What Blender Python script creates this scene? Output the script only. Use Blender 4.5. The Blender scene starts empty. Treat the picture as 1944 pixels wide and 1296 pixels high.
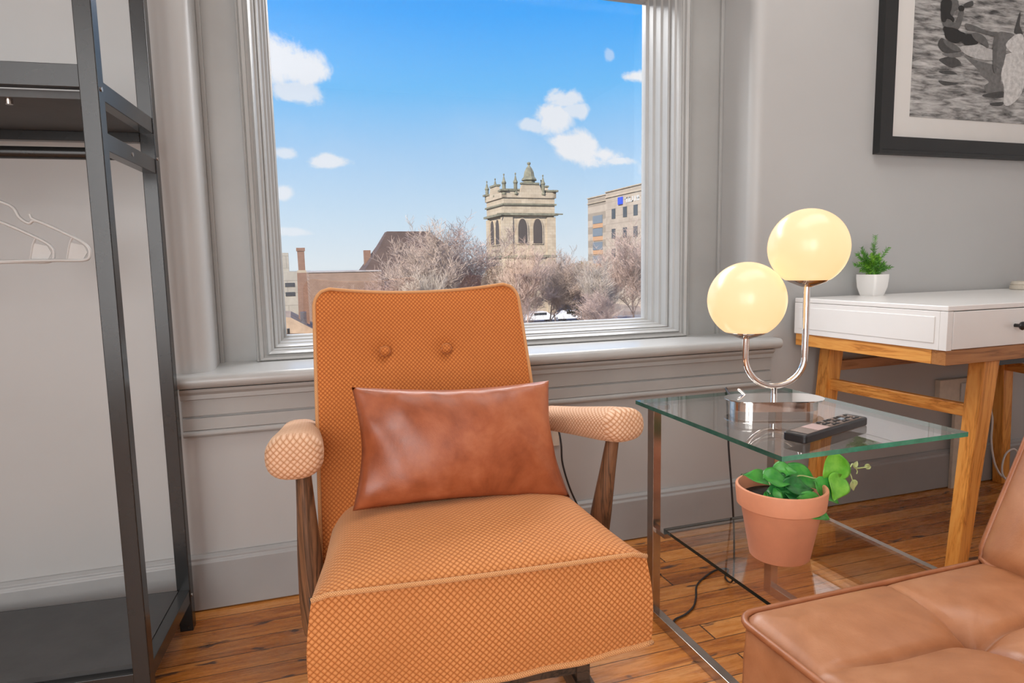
import bpy, bmesh, math, random
from mathutils import Vector, Matrix
from math import sin, cos, pi, radians, sqrt, exp
S = bpy.context.scene
COL = S.collection
# ------------------------------------------------------------------ camera
FPX, PITCH, YAW, ROLL = 1244.81, radians(6.677), radians(18.237), radians(-1.073)
CAMPOS = Vector((0, 0, 0.90))
fwd = Vector((sin(YAW)*cos(PITCH), cos(YAW)*cos(PITCH), -sin(PITCH)))
rt0 = Vector((cos(YAW), -sin(YAW), 0)); up0 = rt0.cross(fwd)
rt = rt0*cos(ROLL)+up0*sin(ROLL); up = -rt0*sin(ROLL)+up0*cos(ROLL)
cam = bpy.data.cameras.new('camera'); camo = bpy.data.objects.new('camera', cam); COL.objects.link(camo)
camo.matrix_world = Matrix(((rt.x, up.x, -fwd.x, 0), (rt.y, up.y, -fwd.y, 0), (rt.z, up.z, -fwd.z, .9), (0, 0, 0, 1)))
cam.sensor_width = 36; cam.lens = FPX/1944*36; cam.clip_start = .02; cam.clip_end = 2000
S.camera = camo
S.view_settings.view_transform = 'Standard'; S.view_settings.look = 'None'
S.view_settings.exposure = 0.0; S.view_settings.gamma = 1; S.view_settings.use_curve_mapping = False

# ------------------------------------------------------------------ node helper
class NT:
    def __init__(s, tree): s.t = tree; s.n = tree.nodes; s.l = tree.links
    def new(s, typ, **k):
        n = s.n.new(typ)
        for a, b in k.items(): setattr(n, a, b)
        return n
    def put(s, sock, v):
        if isinstance(v, bpy.types.NodeSocket): s.l.new(v, sock)
        else: sock.default_value = v
    def m(s, op, a, b=None, c=None, clamp=False):
        n = s.new('ShaderNodeMath', operation=op); n.use_clamp = clamp
        for i, v in enumerate((a, b, c)):
            if v is not None: s.put(n.inputs[i], v)
        return n.outputs[0]
    def mix(s, f, a, b, blend='MIX'):
        n = s.new('ShaderNodeMix', data_type='RGBA', blend_type=blend)
        s.put(n.inputs[0], f); s.put(n.inputs[6], a); s.put(n.inputs[7], b); return n.outputs[2]
    def ramp(s, f, stops, interp='LINEAR'):
        n = s.new('ShaderNodeValToRGB'); n.color_ramp.interpolation = interp; e = n.color_ramp.elements
        while len(e) < len(stops): e.new(.5)
        for i, (p, c) in enumerate(stops): e[i].position = p; e[i].color = (*c, 1) if len(c) == 3 else c
        s.put(n.inputs[0], f); return n.outputs[0]
    def noise(s, vec, scale=5, detail=3, rough=.5, dist=0):
        n = s.new('ShaderNodeTexNoise'); n.inputs['Scale'].default_value = scale; n.inputs['Detail'].default_value = detail
        n.inputs['Roughness'].default_value = rough; n.inputs['Distortion'].default_value = dist
        if vec is not None: s.l.new(vec, n.inputs['Vector'])
        return n.outputs['Fac']
    def mapr(s, v, a, b, c, d, smooth=False):
        n = s.new('ShaderNodeMapRange'); n.interpolation_type = 'SMOOTHSTEP' if smooth else 'LINEAR'
        for i, x in enumerate((v, a, b, c, d)): s.put(n.inputs[i], x)
        return n.outputs[0]
    def scalev(s, v, x, y, z):
        n = s.new('ShaderNodeVectorMath', operation='MULTIPLY'); s.l.new(v, n.inputs[0]); n.inputs[1].default_value = (x, y, z); return n.outputs[0]
    def sep(s, v):
        n = s.new('ShaderNodeSeparateXYZ'); s.l.new(v, n.inputs[0]); return n.outputs

# ------------------------------------------------------------------ world
def pxdir(x, y):
    d = rt*((x-972)/FPX) - up*((y-648)/FPX) + fwd
    return d.x/d.y, d.z/d.y
W = bpy.data.worlds.new('sky'); S.world = W; W.use_nodes = True
T = NT(W.node_tree); T.n.clear()
tc = T.new('ShaderNodeTexCoord').outputs['Generated']
dx, dy, dz = T.sep(tc)
sky = T.ramp(T.mapr(dz, -.05, .55, 0, 1), [(0, (.62, .66, .68)), (.085, (.78, .87, .93)), (.20, (.62, .80, .96)), (.36, (.40, .67, .98)),
        (.50, (.17, .56, 1.03)), (.65, (.045, .42, 1.06)), (1, (.03, .24, .85))])
ys = T.m('MAXIMUM', dy, .05)
ax = T.m('DIVIDE', dx, ys); az = T.m('DIVIDE', dz, ys)
cmb = T.new('ShaderNodeCombineXYZ'); T.put(cmb.inputs[0], ax); T.put(cmb.inputs[1], az)
nz = T.noise(cmb.outputs[0], 17, 6, .6, .4)
nz2 = T.noise(cmb.outputs[0], 3.5, 4, .6, .2)
tot = None
for (cx, cy, a, b, dens) in [(540, 125, .055, .030, .95), (590, 138, .026, .020, .95), (565, 172, .04, .018, .8), (1068, 188, .036, .016, .85), (1092, 210, .03, .014, .8), (1055, 222, .034, .026, .95),
        (1012, 238, .022, .010, .7), (1105, 278, .048, .028, 1.5), (1150, 294, .036, .018, 1.5), (1085, 290, .036, .018, 1.5), (1170, 305, .034, .008, .9), (1212, 145, .028, .013, 1.1),
        (628, 306, .032, .011, .85), (543, 290, .018, .010, .7), (533, 366, .02, .013, .8), (553, 440, .03, .007, .6), (1158, 106, .01, .01, .4), (1350, 300, .12, .05, 1), (330, 260, .1, .06, 1)]:
    u, v = pxdir(cx, cy)
    e = T.m('SQRT', T.m('ADD', T.m('POWER', T.m('DIVIDE', T.m('SUBTRACT', ax, u), a), 2), T.m('POWER', T.m('DIVIDE', T.m('SUBTRACT', az, v), b), 2)))
    k = T.m('MULTIPLY', T.mapr(T.m('ADD', e, T.m('MULTIPLY', T.m('SUBTRACT', nz, .5), 2.6)), .55, 1.15, 1, 0, True), min(dens, 1))
    tot = k if tot is None else T.m('MAXIMUM', tot, k)
haze = T.m('MULTIPLY', T.mapr(nz2, .45, .75, 0, .5, True), T.mapr(az, .0, .28, 1, 0))
c1 = T.mix(haze, sky, (.80, .88, .96, 1))
c2 = T.mix(tot, c1, (.90, .93, .98, 1))
bg = T.new('ShaderNodeBackground'); T.put(bg.inputs[0], c2); bg.inputs[1].default_value = 1.0
T.l.new(bg.outputs[0], T.new('ShaderNodeOutputWorld').inputs[0])

# ------------------------------------------------------------------ lights
def aim(o, d): o.rotation_euler = Vector(d).to_track_quat('-Z', 'Y').to_euler()
def area(name, loc, d, sx, sy, power, color):
    L = bpy.data.lights.new(name, 'AREA'); L.shape = 'RECTANGLE'; L.size = sx; L.size_y = sy; L.energy = power; L.color = color
    o = bpy.data.objects.new(name, L); COL.objects.link(o); o.location = loc; aim(o, d); return o
sun = bpy.data.lights.new('sun', 'SUN'); sun.energy = 8.0; sun.angle = radians(3); sun.color = (1, .93, .84)
so = bpy.data.objects.new('sun', sun); COL.objects.link(so); aim(so, (.66, .60, -.5))
area('added_street_side_fill', (.62, 3.7, 3.15), (-.02, -1.5, -1.15), 12.0, 1.5, 760, (1, .965, .92))  # added fill outside the window, brightens the reveals and sill
area('added_rear_fill', (-.95, -2.55, 1.35), (.30, 1, -.10), 1.3, 2.2, 66, (.98, .985, .99))  # added fill behind the camera; the back wall has no window
area('added_left_fill', (-1.65, -.8, 1.25), (1, .45, -.12), 1.8, 1.9, 32, (.98, .985, .99))  # added fill beside the closed left wall, no window there
area('added_ceiling_fill', (1.1, .95, 2.66), (0, .0, -1), 2.2, 1.0, 22, (1, .985, .96))  # added overhead fill, no fixture stands behind it

# ------------------------------------------------------------------ materials
def mat(name):
    m = bpy.data.materials.new(name); m.use_nodes = True; t = NT(m.node_tree); t.n.clear()
    o = t.new('ShaderNodeOutputMaterial'); b = t.new('ShaderNodeBsdfPrincipled'); t.l.new(b.outputs[0], o.inputs[0])
    t.b = b; t.o = o; return m, t
def bump(t, h, strength=.3, dist=.002):
    n = t.new('ShaderNodeBump'); n.inputs['Strength'].default_value = strength; n.inputs['Distance'].default_value = dist
    t.l.new(h, n.inputs['Height']); t.l.new(n.outputs[0], t.b.inputs['Normal'])
def plain(name, col, rough=.5, metal=0, var=.06, scale=12, bmp=.0, spec=.5, coat=0):
    m, t = mat(name); co = t.new('ShaderNodeTexCoord').outputs['Object']
    n = t.noise(co, scale, 4, .6)
    f = t.mapr(n, .3, .7, 1-var, 1+var)
    c = t.new('ShaderNodeVectorMath', operation='SCALE'); c.inputs[0].default_value = col; t.put(c.inputs['Scale'], f)
    t.put(t.b.inputs['Base Color'], c.outputs[0]); t.b.inputs['Roughness'].default_value = rough; t.b.inputs['Metallic'].default_value = metal
    t.b.inputs['Specular IOR Level'].default_value = spec; t.b.inputs['Coat Weight'].default_value = coat
    if bmp: bump(t, t.noise(co, scale*8, 3), bmp, .002)
    return m
M = {}
M['wall'] = plain('wall_paint', (.425, .425, .418), .42, 0, .03, 2.2, .08)
M['ceil'] = plain('ceiling_and_bounce_paint', (.78, .79, .80), .8)
M['trim'] = plain('grey_gloss_trim_paint', (.36, .362, .352), .32, 0, .05, 5, .06)
M['sillm'] = plain('sill_paint', (.40, .402, .392), .28, 0, .06, 9, .12)
M['base'] = plain('baseboard_paint', (.325, .328, .325), .4, 0, .05, 5, .06)
M['blackmetal'] = plain('dark_rack_metal', (.014, .0142, .014), .24, .0, .15, 8, 0)
M['panel'] = plain('dark_grey_shelf_board', (.055, .055, .055), .5, 0, .15, 14, .1)
M['chrome'] = plain('chrome', (.82, .80, .78), .07, 1, .02)
M['steel'] = plain('brushed_steel', (.50, .45, .41), .24, 1, .1, 20)
M['blackpl'] = plain('black_plastic', (.018, .018, .02), .3)
M['cord'] = plain('black_cord_rubber', (.02, .02, .022), .4)
M['whitepl'] = plain('white_plastic', (.52, .515, .50), .3)
M['cable'] = plain('white_cable', (.68, .67, .66), .4)
M['white'] = plain('white_lacquer', (.80, .79, .77), .24, 0, .015, 4)
M['cream'] = plain('cream_painted_wood', (.62, .56, .47), .5, 0, .1, 25)
M['ceramic'] = plain('white_ceramic', (.84, .83, .81), .25, 0, .01)
M['soil'] = plain('dark_soil', (.03, .02, .012), .9, 0, .5, 90, .8)
M['terracotta'] = plain('terracotta', (.80, .34, .19), .6, 0, .06, 14, .06)
M['frame'] = plain('black_frame_wood', (.010, .011, .0115), .45, 0, .1, 12)
M['mat_board'] = plain('white_mat_board', (.60, .585, .56), .8, 0, .01)
M['pink_key'] = plain('pale_pink_keypad', (.55, .40, .38), .4)
M['keyblue'] = plain('grey_blue_key', (.30, .36, .42), .4)
M['keybrown'] = plain('taupe_keypad', (.22, .17, .145), .35)

def leather(name, c0, c1, c2, scale):
    m, t = mat(name); co = t.new('ShaderNodeTexCoord').outputs['Object']
    n = t.noise(co, scale, 6, .62, .5); n2 = t.noise(co, scale*3.2, 5, .6)
    f = t.m('ADD', t.m('MULTIPLY', n, .7), t.m('MULTIPLY', n2, .3))
    t.put(t.b.inputs['Base Color'], t.ramp(f, [(.32, c0), (.5, c1), (.68, c2)]))
    t.put(t.b.inputs['Roughness'], t.mapr(n2, .3, .7, .30, .46))
    v = t.new('ShaderNodeTexVoronoi'); v.inputs['Scale'].default_value = 420; t.l.new(co, v.inputs['Vector'])
    bump(t, t.m('ADD', t.m('MULTIPLY', v.outputs['Distance'], .35), t.m('MULTIPLY', n2, .8)), .14, .0015)
    return m
M['sofa'] = leather('tan_leather', (.31, .120, .050), (.415, .175, .078), (.51, .24, .118), 7)
M['sofa_pipe'] = leather('tan_leather_piping', (.26, .085, .035), (.34, .125, .052), (.44, .18, .085), 9)
M['pillow'] = leather('rust_brown_leather', (.19, .045, .016), (.34, .092, .034), (.46, .155, .066), 8)

def weave(name, lo, mid, hi, s=.0108, stains=True):
    m, t = mat(name); uv = t.new('ShaderNodeTexCoord').outputs['UV']; co = t.new('ShaderNodeTexCoord').outputs['Object']
    u, v, _ = t.sep(uv)
    a = t.m('DIVIDE', t.m('ADD', u, v), s); b = t.m('DIVIDE', t.m('SUBTRACT', u, v), s)
    sa = t.m('ABSOLUTE', t.m('SINE', t.m('MULTIPLY', a, pi))); sb = t.m('ABSOLUTE', t.m('SINE', t.m('MULTIPLY', b, pi)))
    h = t.m('POWER', t.m('MULTIPLY', sa, sb), .55)
    par = t.m('MODULO', t.m('ADD', t.m('ADD', t.m('FLOOR', a), t.m('FLOOR', b)), 4000), 2)
    th = t.m('ABSOLUTE', t.m('SINE', t.m('MULTIPLY', t.mix(par, a, b), pi*3)))
    f = t.m('MULTIPLY', h, t.mapr(th, 0, 1, .82, 1))
    col = t.ramp(f, [(.14, lo), (.48, mid), (.90, hi)])
    n = t.noise(co, 5, 5, .6)
    col = t.mix(t.mapr(n, .4, .68, 0, .38), col, (*[x*.8 for x in mid], 1))
    if stains:
        st = t.noise(co, 24, 3, .5)
        col = t.mix(t.mapr(st, .735, .79, 0, .55, True), col, (.19, .13, .10, 1))
    t.put(t.b.inputs['Base Color'], col); t.b.inputs['Roughness'].default_value = .8
    t.b.inputs['Sheen Weight'].default_value = .35; t.b.inputs['Sheen Roughness'].default_value = .4; t.b.inputs['Sheen Tint'].default_value = (1, .75, .5, 1)
    bump(t, f, .5, .002)
    return m
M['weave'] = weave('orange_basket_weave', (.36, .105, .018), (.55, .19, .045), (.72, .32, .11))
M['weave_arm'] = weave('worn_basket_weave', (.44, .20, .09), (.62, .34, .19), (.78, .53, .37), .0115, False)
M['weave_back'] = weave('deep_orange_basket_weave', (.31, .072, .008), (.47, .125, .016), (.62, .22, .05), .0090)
M['piping'] = weave('orange_piping_cord', (.42, .15, .04), (.68, .32, .12), (.80, .44, .20), .004, False)

def wood(name, c0, c1, c2, axis='X', scale=1.0, rough=.38, ring=18):
    m, t = mat(name); co = t.new('ShaderNodeTexCoord').outputs['Object']
    sc = {'X': (1.3, 14, 14), 'Y': (14, 1.3, 14), 'Z': (14, 14, 1.3)}[axis]
    v = t.scalev(co, *[q*scale for q in sc])
    n = t.noise(v, 1.2, 5, .6, 1.2); n2 = t.noise(v, 9, 3, .7)
    w = t.m('ABSOLUTE', t.m('SINE', t.m('MULTIPLY', n, ring)))
    f = t.m('ADD', t.m('MULTIPLY', w, .5), t.m('MULTIPLY', n2, .5))
    t.put(t.b.inputs['Base Color'], t.ramp(f, [(.15, c0), (.5, c1), (.85, c2)])); t.b.inputs['Roughness'].default_value = rough
    bump(t, f, .1, .001); return m
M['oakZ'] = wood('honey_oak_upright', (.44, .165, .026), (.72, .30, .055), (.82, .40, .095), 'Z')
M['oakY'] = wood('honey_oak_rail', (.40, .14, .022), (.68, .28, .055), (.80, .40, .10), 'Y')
M['oakX'] = wood('shaded_oak_cross_rail', (.22, .085, .022), (.36, .15, .045), (.46, .21, .07), 'X')  # darker copy of the oak, shade under the desk put into its colour
M['walnut'] = wood('dark_walnut', (.045, .024, .014), (.12, .062, .034), (.25, .12, .06), 'Z', 1.3, .35)
M['darkwood'] = wood('dark_base_wood', (.03, .02, .015), (.07, .045, .03), (.12, .07, .045), 'Y', 1.3, .4)

def floor_mat():
    m, t = mat('old_pine_floorboards'); co = t.new('ShaderNodeTexCoord').outputs['Object']
    x, y, z = t.sep(co); PW = .066
    yr = t.m('DIVIDE', y, PW); row = t.m('FLOOR', yr); fr = t.m('FRACT', yr)
    wn = t.new('ShaderNodeTexWhiteNoise', noise_dimensions='1D'); t.put(wn.inputs['W'], row)
    xs = t.m('DIVIDE', t.m('ADD', x, t.m('MULTIPLY', wn.outputs[0], 3.0)), 1.7); seg = t.m('FLOOR', xs)
    wn2 = t.new('ShaderNodeTexWhiteNoise', noise_dimensions='2D'); cb = t.new('ShaderNodeCombineXYZ'); t.put(cb.inputs[0], row); t.put(cb.inputs[1], seg); t.l.new(cb.outputs[0], wn2.inputs['Vector'])
    r = wn2.outputs[0]
    cb2 = t.new('ShaderNodeCombineXYZ'); t.put(cb2.inputs[0], t.m('MULTIPLY', x, 2.2)); t.put(cb2.inputs[1], t.m('MULTIPLY', y, 26)); t.put(cb2.inputs[2], t.m('MULTIPLY', r, 37))
    g = t.noise(cb2.outputs[0], 1.3, 6, .62, 1.3); g2 = t.noise(cb2.outputs[0], 7, 4, .7)
    f = t.m('ADD', t.m('MULTIPLY', g, .65), t.m('ADD', t.m('MULTIPLY', g2, .2), t.m('MULTIPLY', r, .22)))
    col = t.ramp(f, [(.28, (.13, .036, .007)), (.42, (.36, .110, .018)), (.55, (.56, .205, .040)), (.74, (.72, .33, .095))])
    wear = t.noise(co, 2.4, 4, .6)
    col = t.mix(t.mapr(wear, .5, .68, 0, .35), col, (.50, .32, .19, 1))
    kn = t.noise(t.scalev(co, 7, 22, 1), 1.5, 3, .5, .3)
    col = t.mix(t.mapr(kn, .62, .70, 0, .85, True), col, (.045, .03, .028, 1))
    gap = t.m('MAXIMUM', t.m('LESS_THAN', fr, .035), t.m('LESS_THAN', t.m('FRACT', xs), .0025))
    col = t.mix(t.m('MULTIPLY', gap, .9), col, (.018, .009, .005, 1))
    t.put(t.b.inputs['Base Color'], col); t.put(t.b.inputs['Roughness'], t.mapr(g2, .3, .7, .2, .36))
    bump(t, t.m('SUBTRACT', t.m('MULTIPLY', g, .35), gap), .35, .002)
    return m
M['floor'] = floor_mat()

def glassy(name, tint, refl, rough=0.0, edge=None):
    m = bpy.data.materials.new(name); m.use_nodes = True; t = NT(m.node_tree); t.n.clear()
    o = t.new('ShaderNodeOutputMaterial'); tr = t.new('ShaderNodeBsdfTransparent'); tr.inputs[0].default_value = (*tint, 1)
    g = t.new('ShaderNodeBsdfGlossy'); g.inputs['Roughness'].default_value = rough
    ge = t.new('ShaderNodeNewGeometry'); dt = t.new('ShaderNodeVectorMath', operation='DOT_PRODUCT'); t.l.new(ge.outputs['Normal'], dt.inputs[0]); t.l.new(ge.outputs['Incoming'], dt.inputs[1])
    k = t.m('POWER', t.m('SUBTRACT', 1, t.m('ABSOLUTE', dt.outputs['Value']), clamp=True), 5)
    f = t.m('ADD', refl, t.m('MULTIPLY', k, 1-refl))
    mx = t.new('ShaderNodeMixShader'); t.put(mx.inputs[0], f); t.l.new(tr.outputs[0], mx.inputs[1]); t.l.new(g.outputs[0], mx.inputs[2])
    t.l.new(mx.outputs[0], o.inputs[0]); return m
M['pane'] = glassy('window_glass', (.995, .995, .995), .06)
M['tglass'] = glassy('clear_table_glass', (.98, .99, .985), .12)
M['sglass'] = glassy('clear_shelf_glass', (.97, .975, .97), .17)
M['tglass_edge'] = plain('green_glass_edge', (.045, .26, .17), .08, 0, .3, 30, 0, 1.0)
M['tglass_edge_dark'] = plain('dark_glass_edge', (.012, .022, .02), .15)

def emis():
    m, t = mat('lit_opal_glass')
    t.b.inputs['Base Color'].default_value = (.22, .20, .17, 1); t.b.inputs['Roughness'].default_value = .25
    t.b.inputs['Emission Color'].default_value = (1, .635, .30, 1); t.b.inputs['Emission Strength'].default_value = 1.02
    return m
M['globe'] = emis()

def leafm(name, c0, c1, rough=.3):
    m, t = mat(name); co = t.new('ShaderNodeTexCoord').outputs['Object']; n = t.noise(co, 45, 3, .5)
    t.put(t.b.inputs['Base Color'], t.ramp(n, [(.35, c0), (.65, c1)])); t.b.inputs['Roughness'].default_value = rough
    t.b.inputs['Subsurface Weight'].default_value = 0.0
    return m
M['leaf_dark'] = leafm('dark_green_leaf', (.012, .11, .025), (.035, .24, .05))
M['leaf_mid'] = leafm('mid_green_leaf', (.03, .26, .04), (.09, .42, .06))
M['leaf_light'] = leafm('bright_green_leaf', (.12, .45, .03), (.24, .62, .07))
M['leaf_pale'] = leafm('pale_bud', (.40, .50, .18), (.55, .62, .28))
M['needle'] = leafm('needle_green', (.03, .14, .012), (.11, .34, .03), .5)
M['needle2'] = leafm('lime_needle', (.16, .42, .02), (.26, .55, .05), .5)

# exterior
def stone(name, c0, c1, sc=.6):
    m, t = mat(name); co = t.new('ShaderNodeTexCoord').outputs['Object']
    b = t.new('ShaderNodeTexBrick'); b.inputs['Scale'].default_value = 1.0
    mp = t.new('ShaderNodeMapping'); mp.inputs['Rotation'].default_value = (pi/2, 0, 0); t.l.new(co, mp.inputs[0]); t.l.new(mp.outputs[0], b.inputs['Vector'])
    b.inputs['Color1'].default_value = (*c0, 1); b.inputs['Color2'].default_value = (*c1, 1); b.inputs['Mortar'].default_value = (*[x*.7 for x in c0], 1)
    b.inputs['Brick Width'].default_value = sc*1.8; b.inputs['Row Height'].default_value = sc; b.inputs['Mortar Size'].default_value = .03*sc
    n = t.noise(co, .5, 5, .65)
    t.put(t.b.inputs['Base Color'], t.mix(t.mapr(n, .4, .75, 0, .55), b.outputs[0], (*[x*.5 for x in c0], 1))); t.b.inputs['Roughness'].default_value = .9
    return m
M['limestone'] = stone('weathered_limestone', (.42, .34, .24), (.50, .42, .31), .45)
M['limedark'] = plain('lichen_dark_stone', (.17, .165, .115), .9, 0, .4, 1.5)
M['brick'] = stone('brown_brick', (.22, .12, .08), (.26, .15, .10), .12)
M['brick2'] = stone('tan_brick_wall', (.27, .18, .13), (.30, .205, .15), .2)
M['creamwall'] = stone('cream_panel_wall', (.36, .33, .27), (.40, .365, .30), 1.6)
M['hospital'] = stone('pale_precast_wall', (.40, .335, .26), (.43, .36, .285), 1.4)
M['shingle'] = stone('brown_shingle', (.075, .048, .038), (.10, .062, .048), .28)
M['darkwin'] = plain('dark_window_glass', (.035, .042, .05), .2)
M['louvre'] = plain('dark_louvre', (.06, .05, .045), .8)
M['winblue'] = plain('grey_blue_window', (.14, .17, .20), .25)
M['spandrel'] = plain('terracotta_spandrel', (.45, .26, .14), .8)
M['logo'] = plain('blue_sign', (.015, .06, .55), .4)
M['letter'] = plain('pale_sign_letters', (.50, .52, .52), .5)
M['greyroof'] = plain('grey_flat_roof', (.36, .33, .31), .9, 0, .2, .8)
M['tanroof'] = plain('tan_roof_boards', (.40, .28, .18), .8, 0, .25, .9)
M['ground'] = plain('winter_ground', (.27, .215, .175), .95, 0, .35, .15)
M['asphalt'] = plain('street_asphalt', (.25, .24, .24), .9, 0, .15, .3)
M['bark'] = plain('pale_grey_brown_bark', (.37, .285, .23), .9, 0, .35, .7)
M['bark2'] = plain('pinkish_twig_bark', (.41, .30, .25), .9, 0, .35, .7)
M['bark3'] = plain('pale_sycamore_bark', (.46, .39, .32), .9, 0, .3, .7)
M['bush'] = plain('olive_brown_leaves', (.26, .17, .05), .9, 0, .5, 2)
M['carwhite'] = plain('white_car_paint', (.75, .75, .76), .3)
M['cardark'] = plain('dark_mottled_rubble', (.10, .09, .095), .8, 0, .5, 2)  # dark grey with coarse random mottling

# ------------------------------------------------------------------ object helpers
def tag(o, label=None, cat=None, group=None, kind=None):
    for k, v in (('label', label), ('category', cat), ('group', group), ('kind', kind)):
        if v: o[k] = v
    return o
def thing(name, label, cat, loc=(0, 0, 0), rz=0, group=None):
    o = bpy.data.objects.new(name, None); COL.objects.link(o); o.location = loc; o.rotation_euler = (0, 0, rz); o.empty_display_size = .05
    return tag(o, label, cat, group)
def obj(name, bm, m, parent=None, smooth=False, sharp=None):
    if isinstance(bm, bpy.types.Mesh): me = bm
    else:
        bmesh.ops.recalc_face_normals(bm, faces=bm.faces); me = bpy.data.meshes.new(name); bm.to_mesh(me); bm.free()
    for x in (m if isinstance(m, (list, tuple)) else [m]): me.materials.append(M[x] if isinstance(x, str) else x)
    o = bpy.data.objects.new(name, me); COL.objects.link(o)
    if parent is not None: o.parent = parent
    if smooth:
        me.polygons.foreach_set('use_smooth', [True]*len(me.polygons))
        if sharp: me.set_sharp_from_angle(angle=radians(sharp))
    return o
def bevel(o, w=.002, seg=2):
    b = o.modifiers.new('bevel', 'BEVEL'); b.width = w; b.segments = seg; b.limit_method = 'ANGLE'; b.angle_limit = radians(35); return o
def BM(): return bmesh.new()
def box(bm, x0, x1, y0, y1, z0, z1, mi=0, rot=None):
    v = [bm.verts.new((x, y, z)) for z in (z0, z1) for x, y in ((x0, y0), (x1, y0), (x1, y1), (x0, y1))]
    fs = [bm.faces.new([v[i] for i in q]) for q in ((3, 2, 1, 0), (4, 5, 6, 7), (0, 1, 5, 4), (1, 2, 6, 5), (2, 3, 7, 6), (3, 0, 4, 7))]
    for f in fs: f.material_index = mi
    if rot: bmesh.ops.transform(bm, matrix=rot, verts=v)
    return v
def bx(*a, **k): bm = BM(); box(bm, *a, **k); return bm
def prism(bm, pts, lo, hi, axis='Z', mi=0):
    def P(a, b, c): return {'Z': (a, b, c), 'X': (c, a, b), 'Y': (a, c, b)}[axis]
    A = [bm.verts.new(P(a, b, lo)) for a, b in pts]; B = [bm.verts.new(P(a, b, hi)) for a, b in pts]; n = len(pts)
    fs = [bm.faces.new(A[::-1]), bm.faces.new(B)] + [bm.faces.new((A[i], A[(i+1) % n], B[(i+1) % n], B[i])) for i in range(n)]
    for f in fs: f.material_index = mi
def taper(bm, p0, p1, w0, d0, w1, d1, mi=0):
    """four-sided tapered bar between two points, section axes x and y"""
    A = [bm.verts.new((p0[0]+a*w0/2, p0[1]+b*d0/2, p0[2])) for a, b in ((-1, -1), (1, -1), (1, 1), (-1, 1))]
    B = [bm.verts.new((p1[0]+a*w1/2, p1[1]+b*d1/2, p1[2])) for a, b in ((-1, -1), (1, -1), (1, 1), (-1, 1))]
    bm.faces.new(A[::-1]); bm.faces.new(B)
    for i in range(4): bm.faces.new((A[i], A[(i+1) % 4], B[(i+1) % 4], B[i]))
def lathe(bm, prof, n=40, c=(0, 0, 0), sx=1, sy=1, mi=0):
    rings = []
    for r, z in prof:
        if r < 1e-6: rings.append([bm.verts.new((c[0], c[1], c[2]+z))])
        else: rings.append([bm.verts.new((c[0]+r*sx*cos(2*pi*i/n), c[1]+r*sy*sin(2*pi*i/n), c[2]+z)) for i in range(n)])
    for a, b in zip(rings, rings[1:]):
        for i in range(n):
            j = (i+1) % n
            if len(a) == 1 and len(b) == 1: continue
            if len(a) == 1: f = bm.faces.new((a[0], b[j], b[i]))
            elif len(b) == 1: f = bm.faces.new((a[i], a[j], b[0]))
            else: f = bm.faces.new((a[i], a[j], b[j], b[i]))
            f.material_index = mi
def catmull(pts, sub=8, closed=False):
    P = [Vector(p) for p in pts]; n = len(P); out = []
    rng = range(n if closed else n-1)
    for i in rng:
        a = P[(i-1) % n] if closed or i > 0 else P[0]*2-P[1]; b = P[i]; c = P[(i+1) % n]
        d = P[(i+2) % n] if closed or i+2 < n else P[-1]*2-P[-2]
        for k in range(sub):
            t = k/sub; out.append(.5*((2*b)+(c-a)*t+(2*a-5*b+4*c-d)*t*t+(3*b-a-3*c+d)*t**3))
    if not closed: out.append(P[-1])
    return out
def tube(bm, pts, r, n=8, closed=False, uv=None, cap=True):
    pts = [Vector(p) for p in pts]; N = len(pts); rad = r if isinstance(r, (list, tuple)) else [r]*N
    tans = []
    for i in range(N):
        a = pts[(i-1) % N] if closed or i > 0 else pts[i]; b = pts[(i+1) % N] if closed or i < N-1 else pts[i]
        tans.append((b-a).normalized())
    nrm = tans[0].orthogonal().normalized(); rings = []
    for i in range(N):
        nrm = (nrm-tans[i]*nrm.dot(tans[i])).normalized(); bn = tans[i].cross(nrm)
        rings.append([bm.verts.new(pts[i]+(nrm*cos(2*pi*k/n)+bn*sin(2*pi*k/n))*rad[i]) for k in range(n)])
    L = bm.loops.layers.uv.verify() if uv else None; d = 0
    for i in range(N if closed else N-1):
        a, b = rings[i], rings[(i+1) % N]; d2 = d+(pts[(i+1) % N]-pts[i]).length
        for k in range(n):
            f = bm.faces.new((a[k], a[(k+1) % n], b[(k+1) % n], b[k]))
            if uv:
                for l, q in zip(f.loops, ((k*uv, d), ((k+1)*uv, d), ((k+1)*uv, d2), (k*uv, d2))): l[L].uv = q
        d = d2
    if cap and not closed: bm.faces.new(rings[0][::-1]); bm.faces.new(rings[-1])
def grid(bm, fn, nu, nv, uvf=None, mi=0):
    V = [[bm.verts.new(fn(i/nu, j/nv)) for j in range(nv+1)] for i in range(nu+1)]
    L = bm.loops.layers.uv.verify() if uvf else None
    for i in range(nu):
        for j in range(nv):
            f = bm.faces.new((V[i][j], V[i+1][j], V[i+1][j+1], V[i][j+1])); f.material_index = mi
            if uvf:
                for l, (a, b) in zip(f.loops, ((i, j), (i+1, j), (i+1, j+1), (i, j+1))): l[L].uv = uvf(a/nu, b/nv)
    return V
def boxuv(bm):
    L = bm.loops.layers.uv.verify(); bm.normal_update()
    for f in bm.faces:
        n = f.normal; k = max(range(3), key=lambda i: abs(n[i]))
        for l in f.loops:
            c = l.vert.co; l[L].uv = [(c.y, c.z), (c.x, c.z), (c.x, c.y)][k]
def struct(name, bm, m, parent=None, **k):
    o = obj(name, bm, m, parent, **k)
    if parent is None: o['kind'] = 'structure'
    return o

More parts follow.
